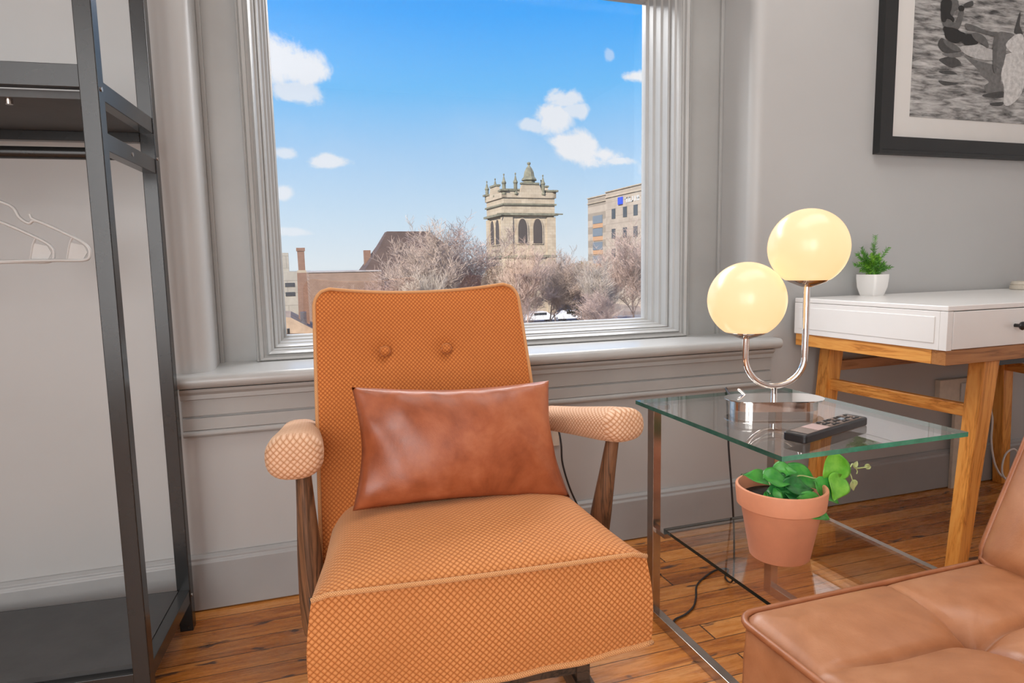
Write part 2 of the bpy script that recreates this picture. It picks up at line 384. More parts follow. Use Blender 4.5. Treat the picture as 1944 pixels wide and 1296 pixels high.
# ================================================================== ROOM SHELL
WY = 1.847; XL, XR = -.212, 1.46; ZS = .637; ZH = 1.97; RR = .04
LEFTX, RIGHTX, BACKY, CEIL = -1.75, 3.25, -2.75, 2.70
struct('floor', bx(LEFTX, RIGHTX, BACKY, WY+.35, -.05, 0), 'floor')
struct('ceiling', bx(LEFTX-.1, RIGHTX+.1, BACKY-.1, WY+.35, CEIL, CEIL+.1), 'ceil')
bm = BM()
def arc(cx, cy, r, a0, a1, n=10): return [(cx+r*cos(a0+(a1-a0)*i/n), cy+r*sin(a0+(a1-a0)*i/n)) for i in range(n+1)]
pL = [(LEFTX-.1, WY)] + arc(XL-RR, WY+RR, RR, -pi/2, 0) + [(XL, WY+.35), (LEFTX-.1, WY+.35)]
pR = [(RIGHTX+.1, WY), (RIGHTX+.1, WY+.35), (XR, WY+.35)] + arc(XR+RR, WY+RR, RR, pi, 1.5*pi)
prism(bm, pL, ZS-.03, ZH); prism(bm, pR, ZS-.03, ZH)
box(bm, LEFTX-.1, RIGHTX+.1, WY, WY+.35, 0, ZS-.03)
box(bm, LEFTX-.1, RIGHTX+.1, WY, WY+.35, ZH, CEIL)
o = struct('wall_front', bm, 'wall', smooth=True, sharp=40)
struct('wall_left', bx(LEFTX-.1, LEFTX, BACKY, WY, 0, CEIL), 'ceil')  # unseen left, right and back walls painted white to bounce extra light
struct('wall_right', bx(RIGHTX, RIGHTX+.1, BACKY, WY, 0, CEIL), 'ceil')
struct('wall_back', bx(LEFTX-.1, RIGHTX+.1, BACKY-.1, BACKY, 0, CEIL), 'ceil')
# baseboard with a small stepped cap
def bb(x0, x1): b = BM(); prism(b, [(WY, 0.004), (WY-.020, 0.004), (WY-.020, .132), (WY-.015, .138), (WY-.015, .145), (WY-.006, .152), (WY, .152)], x0, x1, 'X'); return b
bevel(struct('baseboard_front', bb(LEFTX, RIGHTX), 'base'), .0015)
struct('baseboard_left', bx(LEFTX, LEFTX+.02, BACKY, WY-.02, 0, .15), 'base')
struct('baseboard_right', bx(RIGHTX-.02, RIGHTX, BACKY, WY-.02, 0, .15), 'base')
# flat casing boards round the sash (loops of a rectangle, mitred)
GX0, GX1, GZ0, GZ1, GY = -.034, 1.236, .690, 1.815, 2.17
bmf = BM()
prof = [(-.004, 2.185), (-.004, 2.158), (.0, 2.152), (.004, 2.150), (.006, 2.125), (.013, 2.120), (.015, 2.090), (.021, 2.085), (.023, 2.055), (.027, 2.050), (.031, 2.052), (.033, 2.030), (.039, 2.026),
        (.041, 2.012), (.046, 2.004), (.052, 2.010), (.057, 2.006), (.060, 1.996), (.068, 1.992), (.071, 1.996), (.073, 1.992), (.077, 1.994), (.078, 2.000), (.078, 2.055)]
prev = None
for u, y in prof:
    dz0 = min(u*.72, .052) if u > 0 else u
    ring = [bmf.verts.new(p) for p in ((GX0-u, y, GZ0-dz0), (GX1+u, y, GZ0-dz0), (GX1+u, y, GZ1+u), (GX0-u, y, GZ1+u))]
    if prev:
        for i in range(4): bmf.faces.new((prev[i], prev[(i+1) % 4], ring[(i+1) % 4], ring[i]))
    prev = ring
win = struct('window_1', bmf, 'trim', smooth=True, sharp=28)
pane = struct('window_pane', bx(GX0-.004, GX1+.004, GY-.002, GY+.002, GZ0-.004, GZ1+.004), 'pane', win)
bm = BM()
for x0, x1 in ((XL, GX0-.07), (GX1+.07, XR)): box(bm, x0, x1, 2.03, 2.06, ZS-.02, ZH)
box(bm, GX0-.07, GX1+.07, 2.03, 2.06, GZ1+.07, ZH)
for x0, x1 in ((XL, XL+.012), (XR-.012, XR)): box(bm, x0, x1, 2.018, 2.03, ZS-.01, ZH)
bevel(struct('trim_1', bm, 'trim'), .002)
box_l = struct('window_latch', bx(-.028, -.020, 2.14, 2.153, .700, .716), 'blackpl', win)
# sill (rounded nose) and apron profile
bm = BM(); nose = arc(1.812, .6195, .0175, pi/2, 1.5*pi, 10)
prism(bm, [(2.06, ZS)] + nose + [(1.83, .600), (1.85, .598), (2.06, .598)], -.297, 1.553, 'X')
bevel(struct('trim_2', bm, 'sillm', smooth=True, sharp=50), .0015)
bm = BM()
ap = [(WY+.01, .600), (WY-.036, .600), (WY-.034, .592), (WY-.026, .584), (WY-.026, .572), (WY-.014, .569), (WY-.014, .527), (WY-.009, .525), (WY-.009, .523), (WY-.017, .521), (WY-.017, .490), (WY-.011, .488)]
ap += arc(WY-.012, .480, .0095, pi*.62, pi*1.5, 6) + [(WY+.01, .4705)]
prism(bm, ap, -.291, 1.536, 'X')
bevel(struct('trim_3', bm, 'trim', smooth=True, sharp=25), .001)

# ================================================================== GARMENT RACK
rk = thing('garment_rack', 'black metal garment rack with two shelves standing left of the window', 'clothes rack', (-.285, 1.762, 0), radians(-5))
D = .362; PWD = .031; RL = -.80     # local: x from 0 (right) to RL, y from 0 (rear) to -D
for (x, y) in ((-PWD, -D), (-PWD, -PWD+.004), (RL, -D), (RL, -PWD+.004)):
    bevel(obj('post', bx(x, x+PWD, y, y+.030, .0, 1.86), 'blackmetal', rk), .0015)
for z0, z1 in ((.075, .108), (1.125, 1.158), (1.215, 1.250), (1.80, 1.835)):
    for x in (-PWD+.004, RL+.004): bevel(obj('side_rail', bx(x, x+.025, -D+.03, -PWD+.004, z0, z1), 'blackmetal', rk), .001)
for y in (-D+.004, -.026):
    for z0, z1 in ((.070, .100), (1.232, 1.272) if y < -.1 else (1.195, 1.232), (1.80, 1.835)):
        bevel(obj('long_rail', bx(RL+PWD, -PWD, y, y+.022, z0, z1), 'blackmetal', rk), .001)
obj('lower_shelf', bx(RL+PWD, -PWD+.004, -D+.026, -.030, .094, .110), 'panel', rk)
obj('upper_shelf', bx(RL+PWD, -PWD+.004, -D+.026, -.030, 1.216, 1.230), 'panel', rk)
bm = BM(); tube(bm, [(RL+.02, -D*.52, 1.142), (-PWD+.006, -D*.52, 1.142)], .0125, 16); obj('hanging_rod', bm, 'blackmetal', rk, smooth=True, sharp=40)
for (x, y, z) in ((.0, -D+.014, 1.232), (-.003, -D*.52, 1.142), (0, -.016, .09), (0, -.016, 1.16)):
    bm = BM(); tube(bm, [(x-.004, y, z), (x+.002, y, z)], .0045, 10); obj('screw', bm, 'steel', rk, smooth=True, sharp=40)
bm = BM(); tube(bm, [(-.16, -D+.04, 1.216), (-.16, -D+.04, 1.206)], .006, 10); obj('screw', bm, 'steel', rk, smooth=True, sharp=40)
# hangers
def hanger(x, rz, lab, dzz=0):
    rodw = rk.matrix_basis @ Vector((x, -D*.52, 1.142)); th = thing('clothes_hanger', lab, 'hanger', (rodw.x, rodw.y, rodw.z), rz, 'white hangers on the rack rod')
    hw = .215; zt = -.085; zb = -.216+dzz
    bm = BM(); pts = []
    sh = [(0, 0, zt), (.03, 0, zt-.004), (.075, 0, zt-.022), (.088, 0, zt-.044), (.105, 0, zt-.056), (.122, 0, zt-.052), (.19, 0, zt-.087), (.211, 0, zt-.103), (.215, 0, zt-.118), (.205, 0, zb), (.15, 0, zb)]
    right = catmull(sh, 5); left = [Vector((-p.x, p.y, p.z)) for p in right]
    loop = left[::-1]+right[1:]
    tube(bm, loop, .0032, 8); tube(bm, [(-.16, 0, zb), (.16, 0, zb)], .0032, 8)
    for s in (1, -1):
        tube(bm, [(s*.122, 0, zt-.052), (s*.110, 0, zt-.046), (s*.108, 0, zt-.038)], .003, 8)
        tube(bm, catmull([(s*.185, 0, zt-.085), (s*.178, 0, zt-.10), (s*.170, 0, zb)], 5), .0022, 6)
        prism(bm, [(s*.178, zt-.095), (s*.205, zt-.102), (s*.211, zt-.116), (s*.202, zb+.002), (s*.172, zb+.002)], -.0008, .0008, 'Y')
    obj('hanger_body', bm, 'whitepl', th, smooth=True, sharp=50)
    bm = BM(); a = [(0, 0, zt-.002), (0, 0, zt+.03), (.004, 0, zt+.045)] + [(.0165*cos(t), 0, .0+.0165*sin(t)) for t in [radians(q) for q in range(-60, 200, 20)]]
    tube(bm, catmull(a, 3), .0028, 8); obj('hook', bm, 'whitepl', th, smooth=True)
    return th
hanger(-.303, radians(-12), 'white plastic hanger on the rack rod, its right shoulder nearest the post')
hanger(-.375, radians(-8), 'white plastic hanger on the rack rod, overlapped lower and further left than the other', -.002)

# ================================================================== PICTURE
pc = thing('framed_picture', 'black framed monochrome photograph of a bather on the water, above the desk', 'picture', (1.957, WY, 1.262))
PW_, PH_ = .98, .86; fw, fd = .060, .030
bm = BM()
prev = None
for u, y in ((0, 0), (0, -fd), (.012, -fd), (.016, -fd+.004), (fw, -fd+.004), (fw, -.012)):
    ring = [bm.verts.new(p) for p in ((u, y, u), (PW_-u, y, u), (PW_-u, y, PH_-u), (u, y, PH_-u))]
    if prev:
        for i in range(4): bm.faces.new((prev[i], prev[(i+1) % 4], ring[(i+1) % 4], ring[i]))
    prev = ring
obj('frame', bm, 'frame', pc)
obj('mat_board', bx(fw-.004, PW_-fw+.004, -.013, -.003, fw-.004, PH_-fw+.004), 'mat_board', pc)
def printm():
    m, t = mat('grey_water_print'); co = t.new('ShaderNodeTexCoord').outputs['Object']
    v = t.scalev(co, 11, 1, 62); n = t.noise(v, 1.1, 6, .6, .35); w = t.scalev(co, 5, 1, 15); n2 = t.noise(w, 1, 3, .6, .8)
    f = t.m('ADD', t.m('MULTIPLY', n, .72), t.m('MULTIPLY', n2, .28))
    t.put(t.b.inputs['Base Color'], t.ramp(f, [(.36, (.03, .03, .03)), (.44, (.15, .147, .143)), (.52, (.31, .305, .295)), (.66, (.52, .51, .50))])); t.b.inputs['Roughness'].default_value = .6
    return m
M['print'] = printm()
for i, (nm, c) in enumerate({'p_black': .012, 'p_dark': .05, 'p_mid': .13, 'p_skin': .10, 'p_lite': .40, 'p_white': .52}.items()):
    M[nm] = plain('print_tone_'+str(i), (c, c*.985, c*.96), .6, 0, .25, 60)
IX0, IZ0 = .147, .134
obj('photo_print', bx(IX0, PW_-IX0, -.0145, -.012, IZ0, PH_-IZ0), 'print', pc)
figs = [('p_mid', [(0.388, 0.36), (0.458, 0.347), (0.582, 0.33), (0.583, 0.285), (0.598, 0.259), (0.598, 0.227), (0.539, 0.223), (0.498, 0.257), (0.522, 0.276), (0.481, 0.296), (0.461, 0.317)], 'reflection'),
        ('p_dark', [(0.273, 0.338), (0.333, 0.351), (0.378, 0.332), (0.336, 0.312), (0.286, 0.326)], 'reflection'),
        ('p_dark', [(0.271, 0.296), (0.325, 0.302), (0.362, 0.292), (0.301, 0.288)], 'reflection'),
        ('p_dark', [(0.535, 0.2), (0.6, 0.209), (0.594, 0.195), (0.549, 0.192)], 'reflection'),
        ('p_dark', [(0.5, 0.23), (0.596, 0.247), (0.601, 0.225), (0.507, 0.221)], 'reflection'),
        ('p_dark', [(0.273, 0.264), (0.328, 0.263), (0.371, 0.26), (0.305, 0.249)], 'reflection'),
        ('p_mid', [(0.284, 0.358), (0.368, 0.371), (0.388, 0.36), (0.333, 0.347)], 'reflection'),
        ('p_white', [(0.603, 0.381), (0.69, 0.383), (0.702, 0.265), (0.653, 0.207), (0.607, 0.2), (0.601, 0.259), (0.581, 0.303), (0.593, 0.349)], 'reflection'),
        ('p_dark', [(0.634, 0.464), (0.641, 0.491), (0.657, 0.535), (0.662, 0.52), (0.661, 0.489), (0.681, 0.457), (0.642, 0.456)], 'float'),
        ('p_mid', [(0.551, 0.45), (0.595, 0.457), (0.635, 0.453), (0.617, 0.436), (0.6, 0.407), (0.597, 0.371), (0.582, 0.33), (0.555, 0.337), (0.547, 0.39)], 'float'),
        ('p_white', [(0.596, 0.416), (0.623, 0.441), (0.655, 0.457), (0.683, 0.45), (0.69, 0.388), (0.642, 0.386), (0.608, 0.397)], 'float'),
        ('p_dark', [(0.26, 0.39), (0.274, 0.409), (0.298, 0.404), (0.342, 0.393), (0.374, 0.376), (0.356, 0.368), (0.302, 0.361), (0.271, 0.372)], 'float'),
        ('p_skin', [(0.284, 0.401), (0.298, 0.404), (0.342, 0.393), (0.374, 0.376), (0.344, 0.371), (0.306, 0.383)], 'foot'),
        ('p_lite', [(0.367, 0.386), (0.422, 0.397), (0.466, 0.403), (0.501, 0.393), (0.531, 0.388), (0.54, 0.358), (0.515, 0.352), (0.457, 0.352), (0.394, 0.364)], 'float'),
        ('p_black', [(0.388, 0.429), (0.419, 0.434), (0.445, 0.425), (0.453, 0.406), (0.422, 0.397), (0.391, 0.397)], 'leg'),
        ('p_skin', [(0.419, 0.436), (0.449, 0.442), (0.489, 0.429), (0.507, 0.404), (0.501, 0.393), (0.472, 0.406), (0.439, 0.416)], 'leg'),
        ('p_skin', [(0.536, 0.44), (0.55, 0.448), (0.555, 0.421), (0.55, 0.377), (0.554, 0.314), (0.54, 0.318), (0.529, 0.371), (0.53, 0.415)], 'leg'),
        ('p_skin', [(0.385, 0.468), (0.422, 0.467), (0.486, 0.455), (0.544, 0.449), (0.552, 0.441), (0.533, 0.437), (0.513, 0.439), (0.437, 0.446), (0.396, 0.448)], 'leg'),
        ('p_black', [(0.282, 0.448), (0.325, 0.452), (0.363, 0.44), (0.388, 0.434), (0.404, 0.409), (0.391, 0.395), (0.372, 0.406), (0.342, 0.397), (0.298, 0.409), (0.287, 0.429)], 'swimsuit'),
        ('p_skin', [(0.276, 0.462), (0.29, 0.475), (0.317, 0.471), (0.346, 0.462), (0.353, 0.446), (0.325, 0.449), (0.295, 0.449), (0.281, 0.452)], 'arm'),
        ('p_skin', [(0.36, 0.513), (0.374, 0.508), (0.369, 0.479), (0.356, 0.449), (0.334, 0.45), (0.344, 0.481)], 'arm'),
        ('p_skin', [(0.306, 0.538), (0.341, 0.543), (0.346, 0.531), (0.353, 0.525), (0.346, 0.514), (0.332, 0.507), (0.322, 0.488), (0.311, 0.478), (0.303, 0.499)], 'face'),
        ('p_black', [(0.265, 0.535), (0.309, 0.54), (0.315, 0.517), (0.309, 0.495), (0.33, 0.48), (0.324, 0.467), (0.311, 0.477), (0.296, 0.477), (0.288, 0.465), (0.271, 0.466), (0.265, 0.495)], 'hair'),
        ('p_black', [(0.345, 0.519), (0.358, 0.528), (0.374, 0.523), (0.372, 0.51), (0.357, 0.509)], 'hand'),
        ('p_dark', [(0.373, 0.534), (0.409, 0.548), (0.417, 0.542), (0.414, 0.531), (0.38, 0.523)], 'bottle')]
for k, (mm, pts, nm) in enumerate(figs):
    bm = BM(); q = catmull([(x, z, 0) for x, z in pts], 4, True); prism(bm, [(p.x, min(p.y, PH_-IZ0)) for p in q], -.0146-.00012*k, -.01455-.00012*k, 'Y')
    obj(nm+'_silhouette', bm, mm, pc)

# ================================================================== ARMCHAIR
CH = thing('armchair', 'orange basket-weave rocking armchair with padded arms in front of the window', 'armchair', (.277, .985, 0), radians(-4.5))
IC = CH.matrix_basis.inverted() if False else (Matrix.Translation((.277, .985, 0)) @ Matrix.Rotation(radians(-4.5), 4, 'Z')).inverted()
def L(p): return tuple(IC @ Vector(p))
HW0, HW1, SD = .279, .252, .42      # half width front, rear; seat depth
def seat_edge(v): return HW0+(HW1-HW0)*v
def ztop(u, v):   # u,v 0..1  (v: front->rear)
    m = abs(2*u-1); dome = .040*(1-m**4)*(sin(pi*min(1, v*1.02))**.6 if 0 < v < 1 else 0) - .022*max(0, (m-.82)/.18)**2*min(1, max(0, v-.03)/.42) - .007*max(0, (m-.88)/.12)**2
    return .400-.006*v+dome
bm = BM()
def fn(u, v):
    r = .0
    x = (2*u-1)*seat_edge(v); y = v*SD
    # rear corners rounded
    if v > .8: x *= 1-.10*((v-.8)/.2)**2
    return (x, y + .006*(1-(2*u-1)**2)*(-1 if v == 0 else 0), ztop(u, v))
G = grid(bm, fn, 44, 34)
obj_seat_top = None
# sides: drop from edge loop down to the hem, flaring slightly, wavy at the hem
edge = [G[i][0] for i in range(45)] + [G[44][j] for j in range(1, 35)] + [G[i][34] for i in range(43, -1, -1)] + [G[0][j] for j in range(33, 0, -1)]
rows = 12; prevr = edge; cen = Vector((0, SD*.5, 0)); n = len(edge); base = [e.co.copy() for e in edge]
for k in range(1, rows+1):
    t = k/rows; cur = []
    for i, b in enumerate(base):
        d = Vector((b.x, b.y-cen.y, 0)).normalized()
        fl = .010*sin(pi*t)+.012*t*t + .0018*t*t*sin(i*.4)
        zb = .238-.012*sin(pi*(b.x+.28)/.56) + .001*sin(i*.7)
        front = 1.0 if b.y < .01 else .55
        cur.append(bm.verts.new((b.x+d.x*fl*front, b.y+d.y*fl*front, b.z+(zb-b.z)*t)))
    for i in range(n): bm.faces.new((prevr[i], prevr[(i+1) % n], cur[(i+1) % n], cur[i]))
    prevr = cur
hem = [v.co.copy() for v in prevr]
bm.faces.new(prevr[::-1]); boxuv(bm)
seat = obj('seat', bm, 'weave', CH, smooth=True, sharp=60)
loopf = [(fn(i/22, 0)[0], fn(i/22, 0)[1]-.003, ztop(i/22, 0)+.001) for i in range(23)]
side_r = [(seat_edge(v/12)+.002, v/12*SD, ztop(1, v/12)+.001) for v in range(1, 12)]
side_l = [(-seat_edge(v/12)-.002, v/12*SD, ztop(0, v/12)+.001) for v in range(11, 0, -1)]
bm = BM(); tube(bm, loopf, .0042, 8, uv=.003); obj('piping', bm, 'piping', seat, smooth=True)
bm = BM(); tube(bm, [(h.x, h.y, h.z-.002) for h in hem], .0055, 8, closed=True, uv=.003); obj('hem_fringe', bm, 'piping', seat, smooth=True)
# back rest: reclined curved pad. rows in world space: bottom (z .33) to top (z .85)
def backfn(u, v, off=0.0):
    z = .295+v*(.850-.295); y = 1.333+.177*v
    xl = .022+.018*v; xr = .533-.022*v
    if v > .93:
        c = (v-.93)/.07*.034; s = .034-sqrt(max(0, .034**2-c*c)); xl += s; xr -= s
    x = xl+(xr-xl)*u; m = (2*u-1)
    y += .022*(1-m*m) + off                    # concave across
    z += (.004*abs(m)**2.2-.010*(1-m*m))*v     # dipped top edge
    edge_ = (1-abs(m)**10)*(1-abs(2*v-1)**14)
    return Vector((x, y-.012*edge_, z))
btn = [Vector((.166+.02, 0, .708)), Vector((.327, 0, .706))]
def backfront(u, v):
    p = backfn(u, v)
    for b in btn:
        d = ((p.x-b.x)**2+(p.z-b.z)**2)
        p.y += .011*exp(-d/.0005) + .004*exp(-d/.004)
    return L(p)
bm = BM(); A = grid(bm, backfront, 56, 110)
B = grid(bm, lambda u, v: L(backfn(u, v, .055)), 56, 110)
def rim(G, nu, nv): return [G[i][0] for i in range(nu+1)] + [G[nu][j] for j in range(1, nv+1)] + [G[i][nv] for i in range(nu-1, -1, -1)] + [G[0][j] for j in range(nv-1, 0, -1)]
ra, rb = rim(A, 56, 110), rim(B, 56, 110)
for i in range(len(ra)): j = (i+1) % len(ra); bm.faces.new((ra[i], ra[j], rb[j], rb[i]))
rimco = [v.co.copy() for v in ra]; boxuv(bm)
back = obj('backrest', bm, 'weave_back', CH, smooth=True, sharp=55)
bm = BM(); tube(bm, [p for k, p in enumerate(rimco) if k > 56 and k < len(rimco)-1], .0040, 8, uv=.003); obj('piping', bm, 'piping', back, smooth=True)
for b in btn:
    u = (b.x-.031)/(.492); p = backfn(u, (b.z-.295)/.555); bm = BM()
    lathe(bm, [(0, -.006), (.0115, -.004), (.0125, .001), (.010, .006), (.005, .0085), (0, .009)], 24); boxuv(bm)
    bmesh.ops.rotate(bm, verts=bm.verts, cent=(0, 0, 0), matrix=Matrix.Rotation(radians(72), 3, 'X'))
    bmesh.ops.translate(bm, verts=bm.verts, vec=L((b.x, p.y+.004, b.z+.004))); obj('button', bm, 'weave_back', back, smooth=True)
# arms
def arm(path, hw, hh, nm='armrest'):
    P = [Vector(q) for q in path]; N = len(P); bm = BM(); NS = 28; rings = []; uvL = bm.loops.layers.uv.verify(); dist = [0]
    for i in range(1, N): dist.append(dist[-1]+(P[i]-P[i-1]).length)
    for i in range(N):
        a = P[max(0, i-1)]; b = P[min(N-1, i+1)]; t = (b-a).normalized(); side = t.cross(Vector((0, 0, 1))).normalized(); upv = side.cross(t)
        ring = []
        for k in range(NS):
            an = 2*pi*k/NS; c, s = cos(an), sin(an); e = .80
            cx = math.copysign(abs(c)**e, c)*hw[i]; cz = math.copysign(abs(s)**e, s)*hh[i]
            ring.append(bm.verts.new(L(P[i]+side*cx+upv*cz)))
        rings.append(ring)
    for i in range(N-1):
        for k in range(NS):
            f = bm.faces.new((rings[i][k], rings[i][(k+1) % NS], rings[i+1][(k+1) % NS], rings[i+1][k]))
            for l, (kk, dd) in zip(f.loops, ((k, i), (k+1, i), (k+1, i+1), (k, i+1))): l[uvL].uv = (kk*.0118, dist[dd]) if i > 6 else (l.vert.co.x*1.0, l.vert.co.z)
    bm.faces.new(rings[0][::-1]); bm.faces.new(rings[-1])
    return obj(nm, bm, 'weave_arm', CH, smooth=True)
prf = [(0, .05, .05), (.0002, .25, .26), (.001, .45, .47), (.003, .62, .64), (.007, .77, .79), (.013, .88, .90), (.022, .96, .97), (.036, 1, 1), (.08, 1, 1), (.13, .97, .93), (.19, .90, .86), (.25, .84, .82), (.30, .80, .80)]
def armpath(p0, d, slope): return [(p0[0]+d[0]*s, p0[1]+d[1]*s, p0[2]+slope*s-.010*(s/.3)) for s, _, _ in prf]
arm(armpath((-.018, 1.205, .562), (.05, 1), -.06), [.052*w for _, w, _ in prf], [.042*h for _, _, h in prf])
arm(armpath((.652, 1.190, .563), (-.24, .97), -.10), [.050*w for _, w, _ in prf], [.036*h for _, _, h in prf])
# tapered arm posts down past the seat, and the base
def post(p_top, p_bot):
    bm = BM(); pts = [Vector(p_top).lerp(Vector(p_bot), t) for t in (0, .1, .25, .5, .75, .93, .98, 1)]
    tube(bm, [L(p) for p in pts], [.0140, .0150, .0175, .0230, .0262, .0248, .0220, .014], 20)
    return obj('arm_post', bm, 'walnut', CH, smooth=True, sharp=60)
post((-.003, 1.275, .535), (.004, 1.315, .165)); post((.648, 1.265, .535), (.612, 1.315, .165))
for sx, xx in ((-1, -.021), (1, .636)):
    bm = BM(); tube(bm, [L((xx, 1.30, .262)), L((xx-sx*.012, 1.30, .262))], .006, 10); obj('bolt', bm, 'blackpl', CH, smooth=True, sharp=40)
for sx in (-1, 1):
    bm = BM(); pts = catmull([(sx*.235, -.03, .016), (sx*.235, .06, .0145), (sx*.235, .22, .0142), (sx*.235, .40, .020)], 6)
    for a, b in zip(pts, pts[1:]): box(bm, a.x-.019, a.x+.019, a.y, b.y, .0, a.z+.026)
    bmesh.ops.remove_doubles(bm, verts=bm.verts, dist=.0001)
    obj('base_runner', bm, 'darkwood', CH)
    bm = BM(); box(bm, sx*.235-.014, sx*.235+.014, .20, .27, .038, .238); obj('base_upright', bm, 'darkwood', CH)
obj('base_stretcher', bx(-.221, .221, .21, .26, .05, .085), 'darkwood', CH)
obj('seat_frame', bx(-.25, .25, .06, .38, .205, .228), 'darkwood', CH)
for sx in (-1, 1): obj('side_bracket', bx(sx*.285-.020, sx*.285+.020, .27, .33, .235, .262), 'darkwood', CH)

# ================================================================== PILLOW
pl = thing('lumbar_pillow', 'rust brown leather lumbar pillow leaning on the orange chair back', 'pillow', (.295, 1.285, .553))
c00, c10, c11, c01 = [Vector(p)-Vector((.295, 1.285, .553)) for p in ((.083, 1.245, .438), (.531, 1.238, .408), (.507, 1.292, .652), (.096, 1.298, .668))]
def pil(side):
    def f(u, v):
        a, b = 2*u-1, 2*v-1
        # sides pull in between the corners
        pin = 1-.085*(1-abs(b)**1.6) ; pinv = 1-.10*(1-abs(a)**1.6)
        uu = .5+a*.5*pin; vv = .5+b*.5*pinv
        p = c00*(1-uu)*(1-vv)+c10*uu*(1-vv)+c11*uu*vv+c01*(1-uu)*vv
        th = .058*((1-a*a)*(1-b*b))**.42
        wr = 1.9*(.0032*sin(14*a+5*b)*abs(a)**3*(1-b*b)**.5 + .0028*sin(19*a)*abs(b)**4*(1-a*a)**.5 + .0018*sin(7*a*b+3*a))*.9
        nrm = (c10-c00).cross(c01-c00).normalized()
        return p+nrm*(side*(th+wr*(1 if th > .004 else 0)))
    return f
bm = BM(); A = grid(bm, pil(1), 56, 36); B = grid(bm, pil(-1), 56, 36)
ra, rb = rim(A, 56, 36), rim(B, 56, 36)
bmesh.ops.remove_doubles(bm, verts=bm.verts, dist=.0006)
obj('cushion_cover', bm, 'pillow', pl, smooth=True)

# ================================================================== GLASS SIDE TABLE
TB = thing('side_table', 'clear glass two-tier side table on thin steel legs beside the orange chair', 'side table', (.826, 1.395, 0))
def TL(x, y, z): return (x-.826, y-1.395, z)
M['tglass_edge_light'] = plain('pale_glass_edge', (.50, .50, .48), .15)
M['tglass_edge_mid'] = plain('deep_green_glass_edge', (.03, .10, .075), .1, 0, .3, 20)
def plate(name, x0, x1, y0, y1, z0, z1, em):
    bm = BM(); box(bm, x0-.826, x1-.826, y0-1.395, y1-1.395, z0, z1)
    bm.normal_update()
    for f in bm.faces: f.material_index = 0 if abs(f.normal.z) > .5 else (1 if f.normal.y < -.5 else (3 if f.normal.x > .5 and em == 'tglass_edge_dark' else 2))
    me = bpy.data.meshes.new(name); bm.to_mesh(me); bm.free()
    return obj(name, me, ['tglass' if em == 'tglass_edge' else 'sglass', em, 'tglass_edge_dark' if em == 'tglass_edge_dark' else 'tglass_edge_mid', 'tglass_edge_light'], TB)
plate('glass_top', .777, 1.213, .893, 1.402, .556, .565, 'tglass_edge')
plate('glass_shelf', .828, 1.252, .905, 1.352, .243, .251, 'tglass_edge_dark')
for x in (.826, 1.188):
    bevel(obj('upright', bx(x-.826-.011, x-.826+.011, -.014, .014, .0, .545), 'steel', TB), .001)
    bevel(obj('floor_runner', bx(x-.826-.011, x-.826+.011, -.50, -.014, .0, .026), 'steel', TB), .001)
    obj('glass_mount', bx(x-.826-.014, x-.826+.022, -.034, .012, .545, .556), 'steel', TB)
    obj('shelf_bracket', bx(x-.826-.006, x-.826+.012, -.060, -.014, .232, .243), 'steel', TB)

# ================================================================== TABLE LAMP
LA = radians(-20)
LM = thing('table_lamp', 'chrome U-shaped table lamp with two lit white globes on the glass table', 'lamp', (1.021, 1.205, .565), LA)
def race(bm, hl, r, z0, z1, n=14):
    pts = [(hl+r*cos(a), r*sin(a)) for a in [-pi/2+pi*i/n for i in range(n+1)]] + [(-hl+r*cos(a), r*sin(a)) for a in [pi/2+pi*i/n for i in range(n+1)]]
    prism(bm, pts, z0, z1)
bm = BM(); race(bm, .056, .041, 0, .022); b_ = obj('base', bm, 'chrome', LM, smooth=True, sharp=40)
bm = BM(); race(bm, .060, .050, .0222, .0242); obj('base_plate', bm, 'chrome', b_, smooth=True, sharp=40)
UR = .066; zb = .051; zl = .163; zr = .277; tr = .0072
bm = BM(); tube(bm, [(0, 0, .0235), (0, 0, zb+.002)], .0066, 16)
obj('stem', bm, 'chrome', LM, smooth=True, sharp=50)
pts = [(-UR, 0, zl), (-UR, 0, zb+UR)] + [(UR*cos(a), 0, zb+UR+UR*sin(a)) for a in [pi+pi*i/24 for i in range(1, 24)]] + [(UR, 0, zb+UR), (UR, 0, zr)]
bm = BM(); tube(bm, pts, tr, 16); obj('u_arm', bm, 'chrome', LM, smooth=True, sharp=50)
GR = .0850
for sx, zc in ((-1, zl), (1, zr)):
    x = sx*UR; zz = zc
    bm = BM(); lathe(bm, [(0, -.004), (.011, -.003), (.022, .001), (.040, .008), (.052, .018), (.050, .018), (.038, .010), (0, .004)], 40, (x, 0, zz)); cp = obj('globe_cup', bm, 'chrome', LM, smooth=True, sharp=70)
    bm = BM(); cz = zz+.0895-.006; a0 = -math.acos(.0)
    prof_ = []
    for i in range(33):
        a = -radians(57)+(pi/2+radians(57))*i/32; prof_.append((GR*cos(a) if i < 32 else 0, GR*sin(a)))
    lathe(bm, [(0, GR*sin(-radians(57)))]+prof_, 48, (x, 0, cz)); obj('globe_shade', bm, 'globe', LM, smooth=True, sharp=60)
bm = BM(); tube(bm, catmull([(-.052, .034, .021), (-.056, .036, .026), (-.062, .040, .033), (-.068, .043, .036)], 4), .0035, 10); obj('toggle_switch', bm, 'chrome', LM, smooth=True, sharp=50)
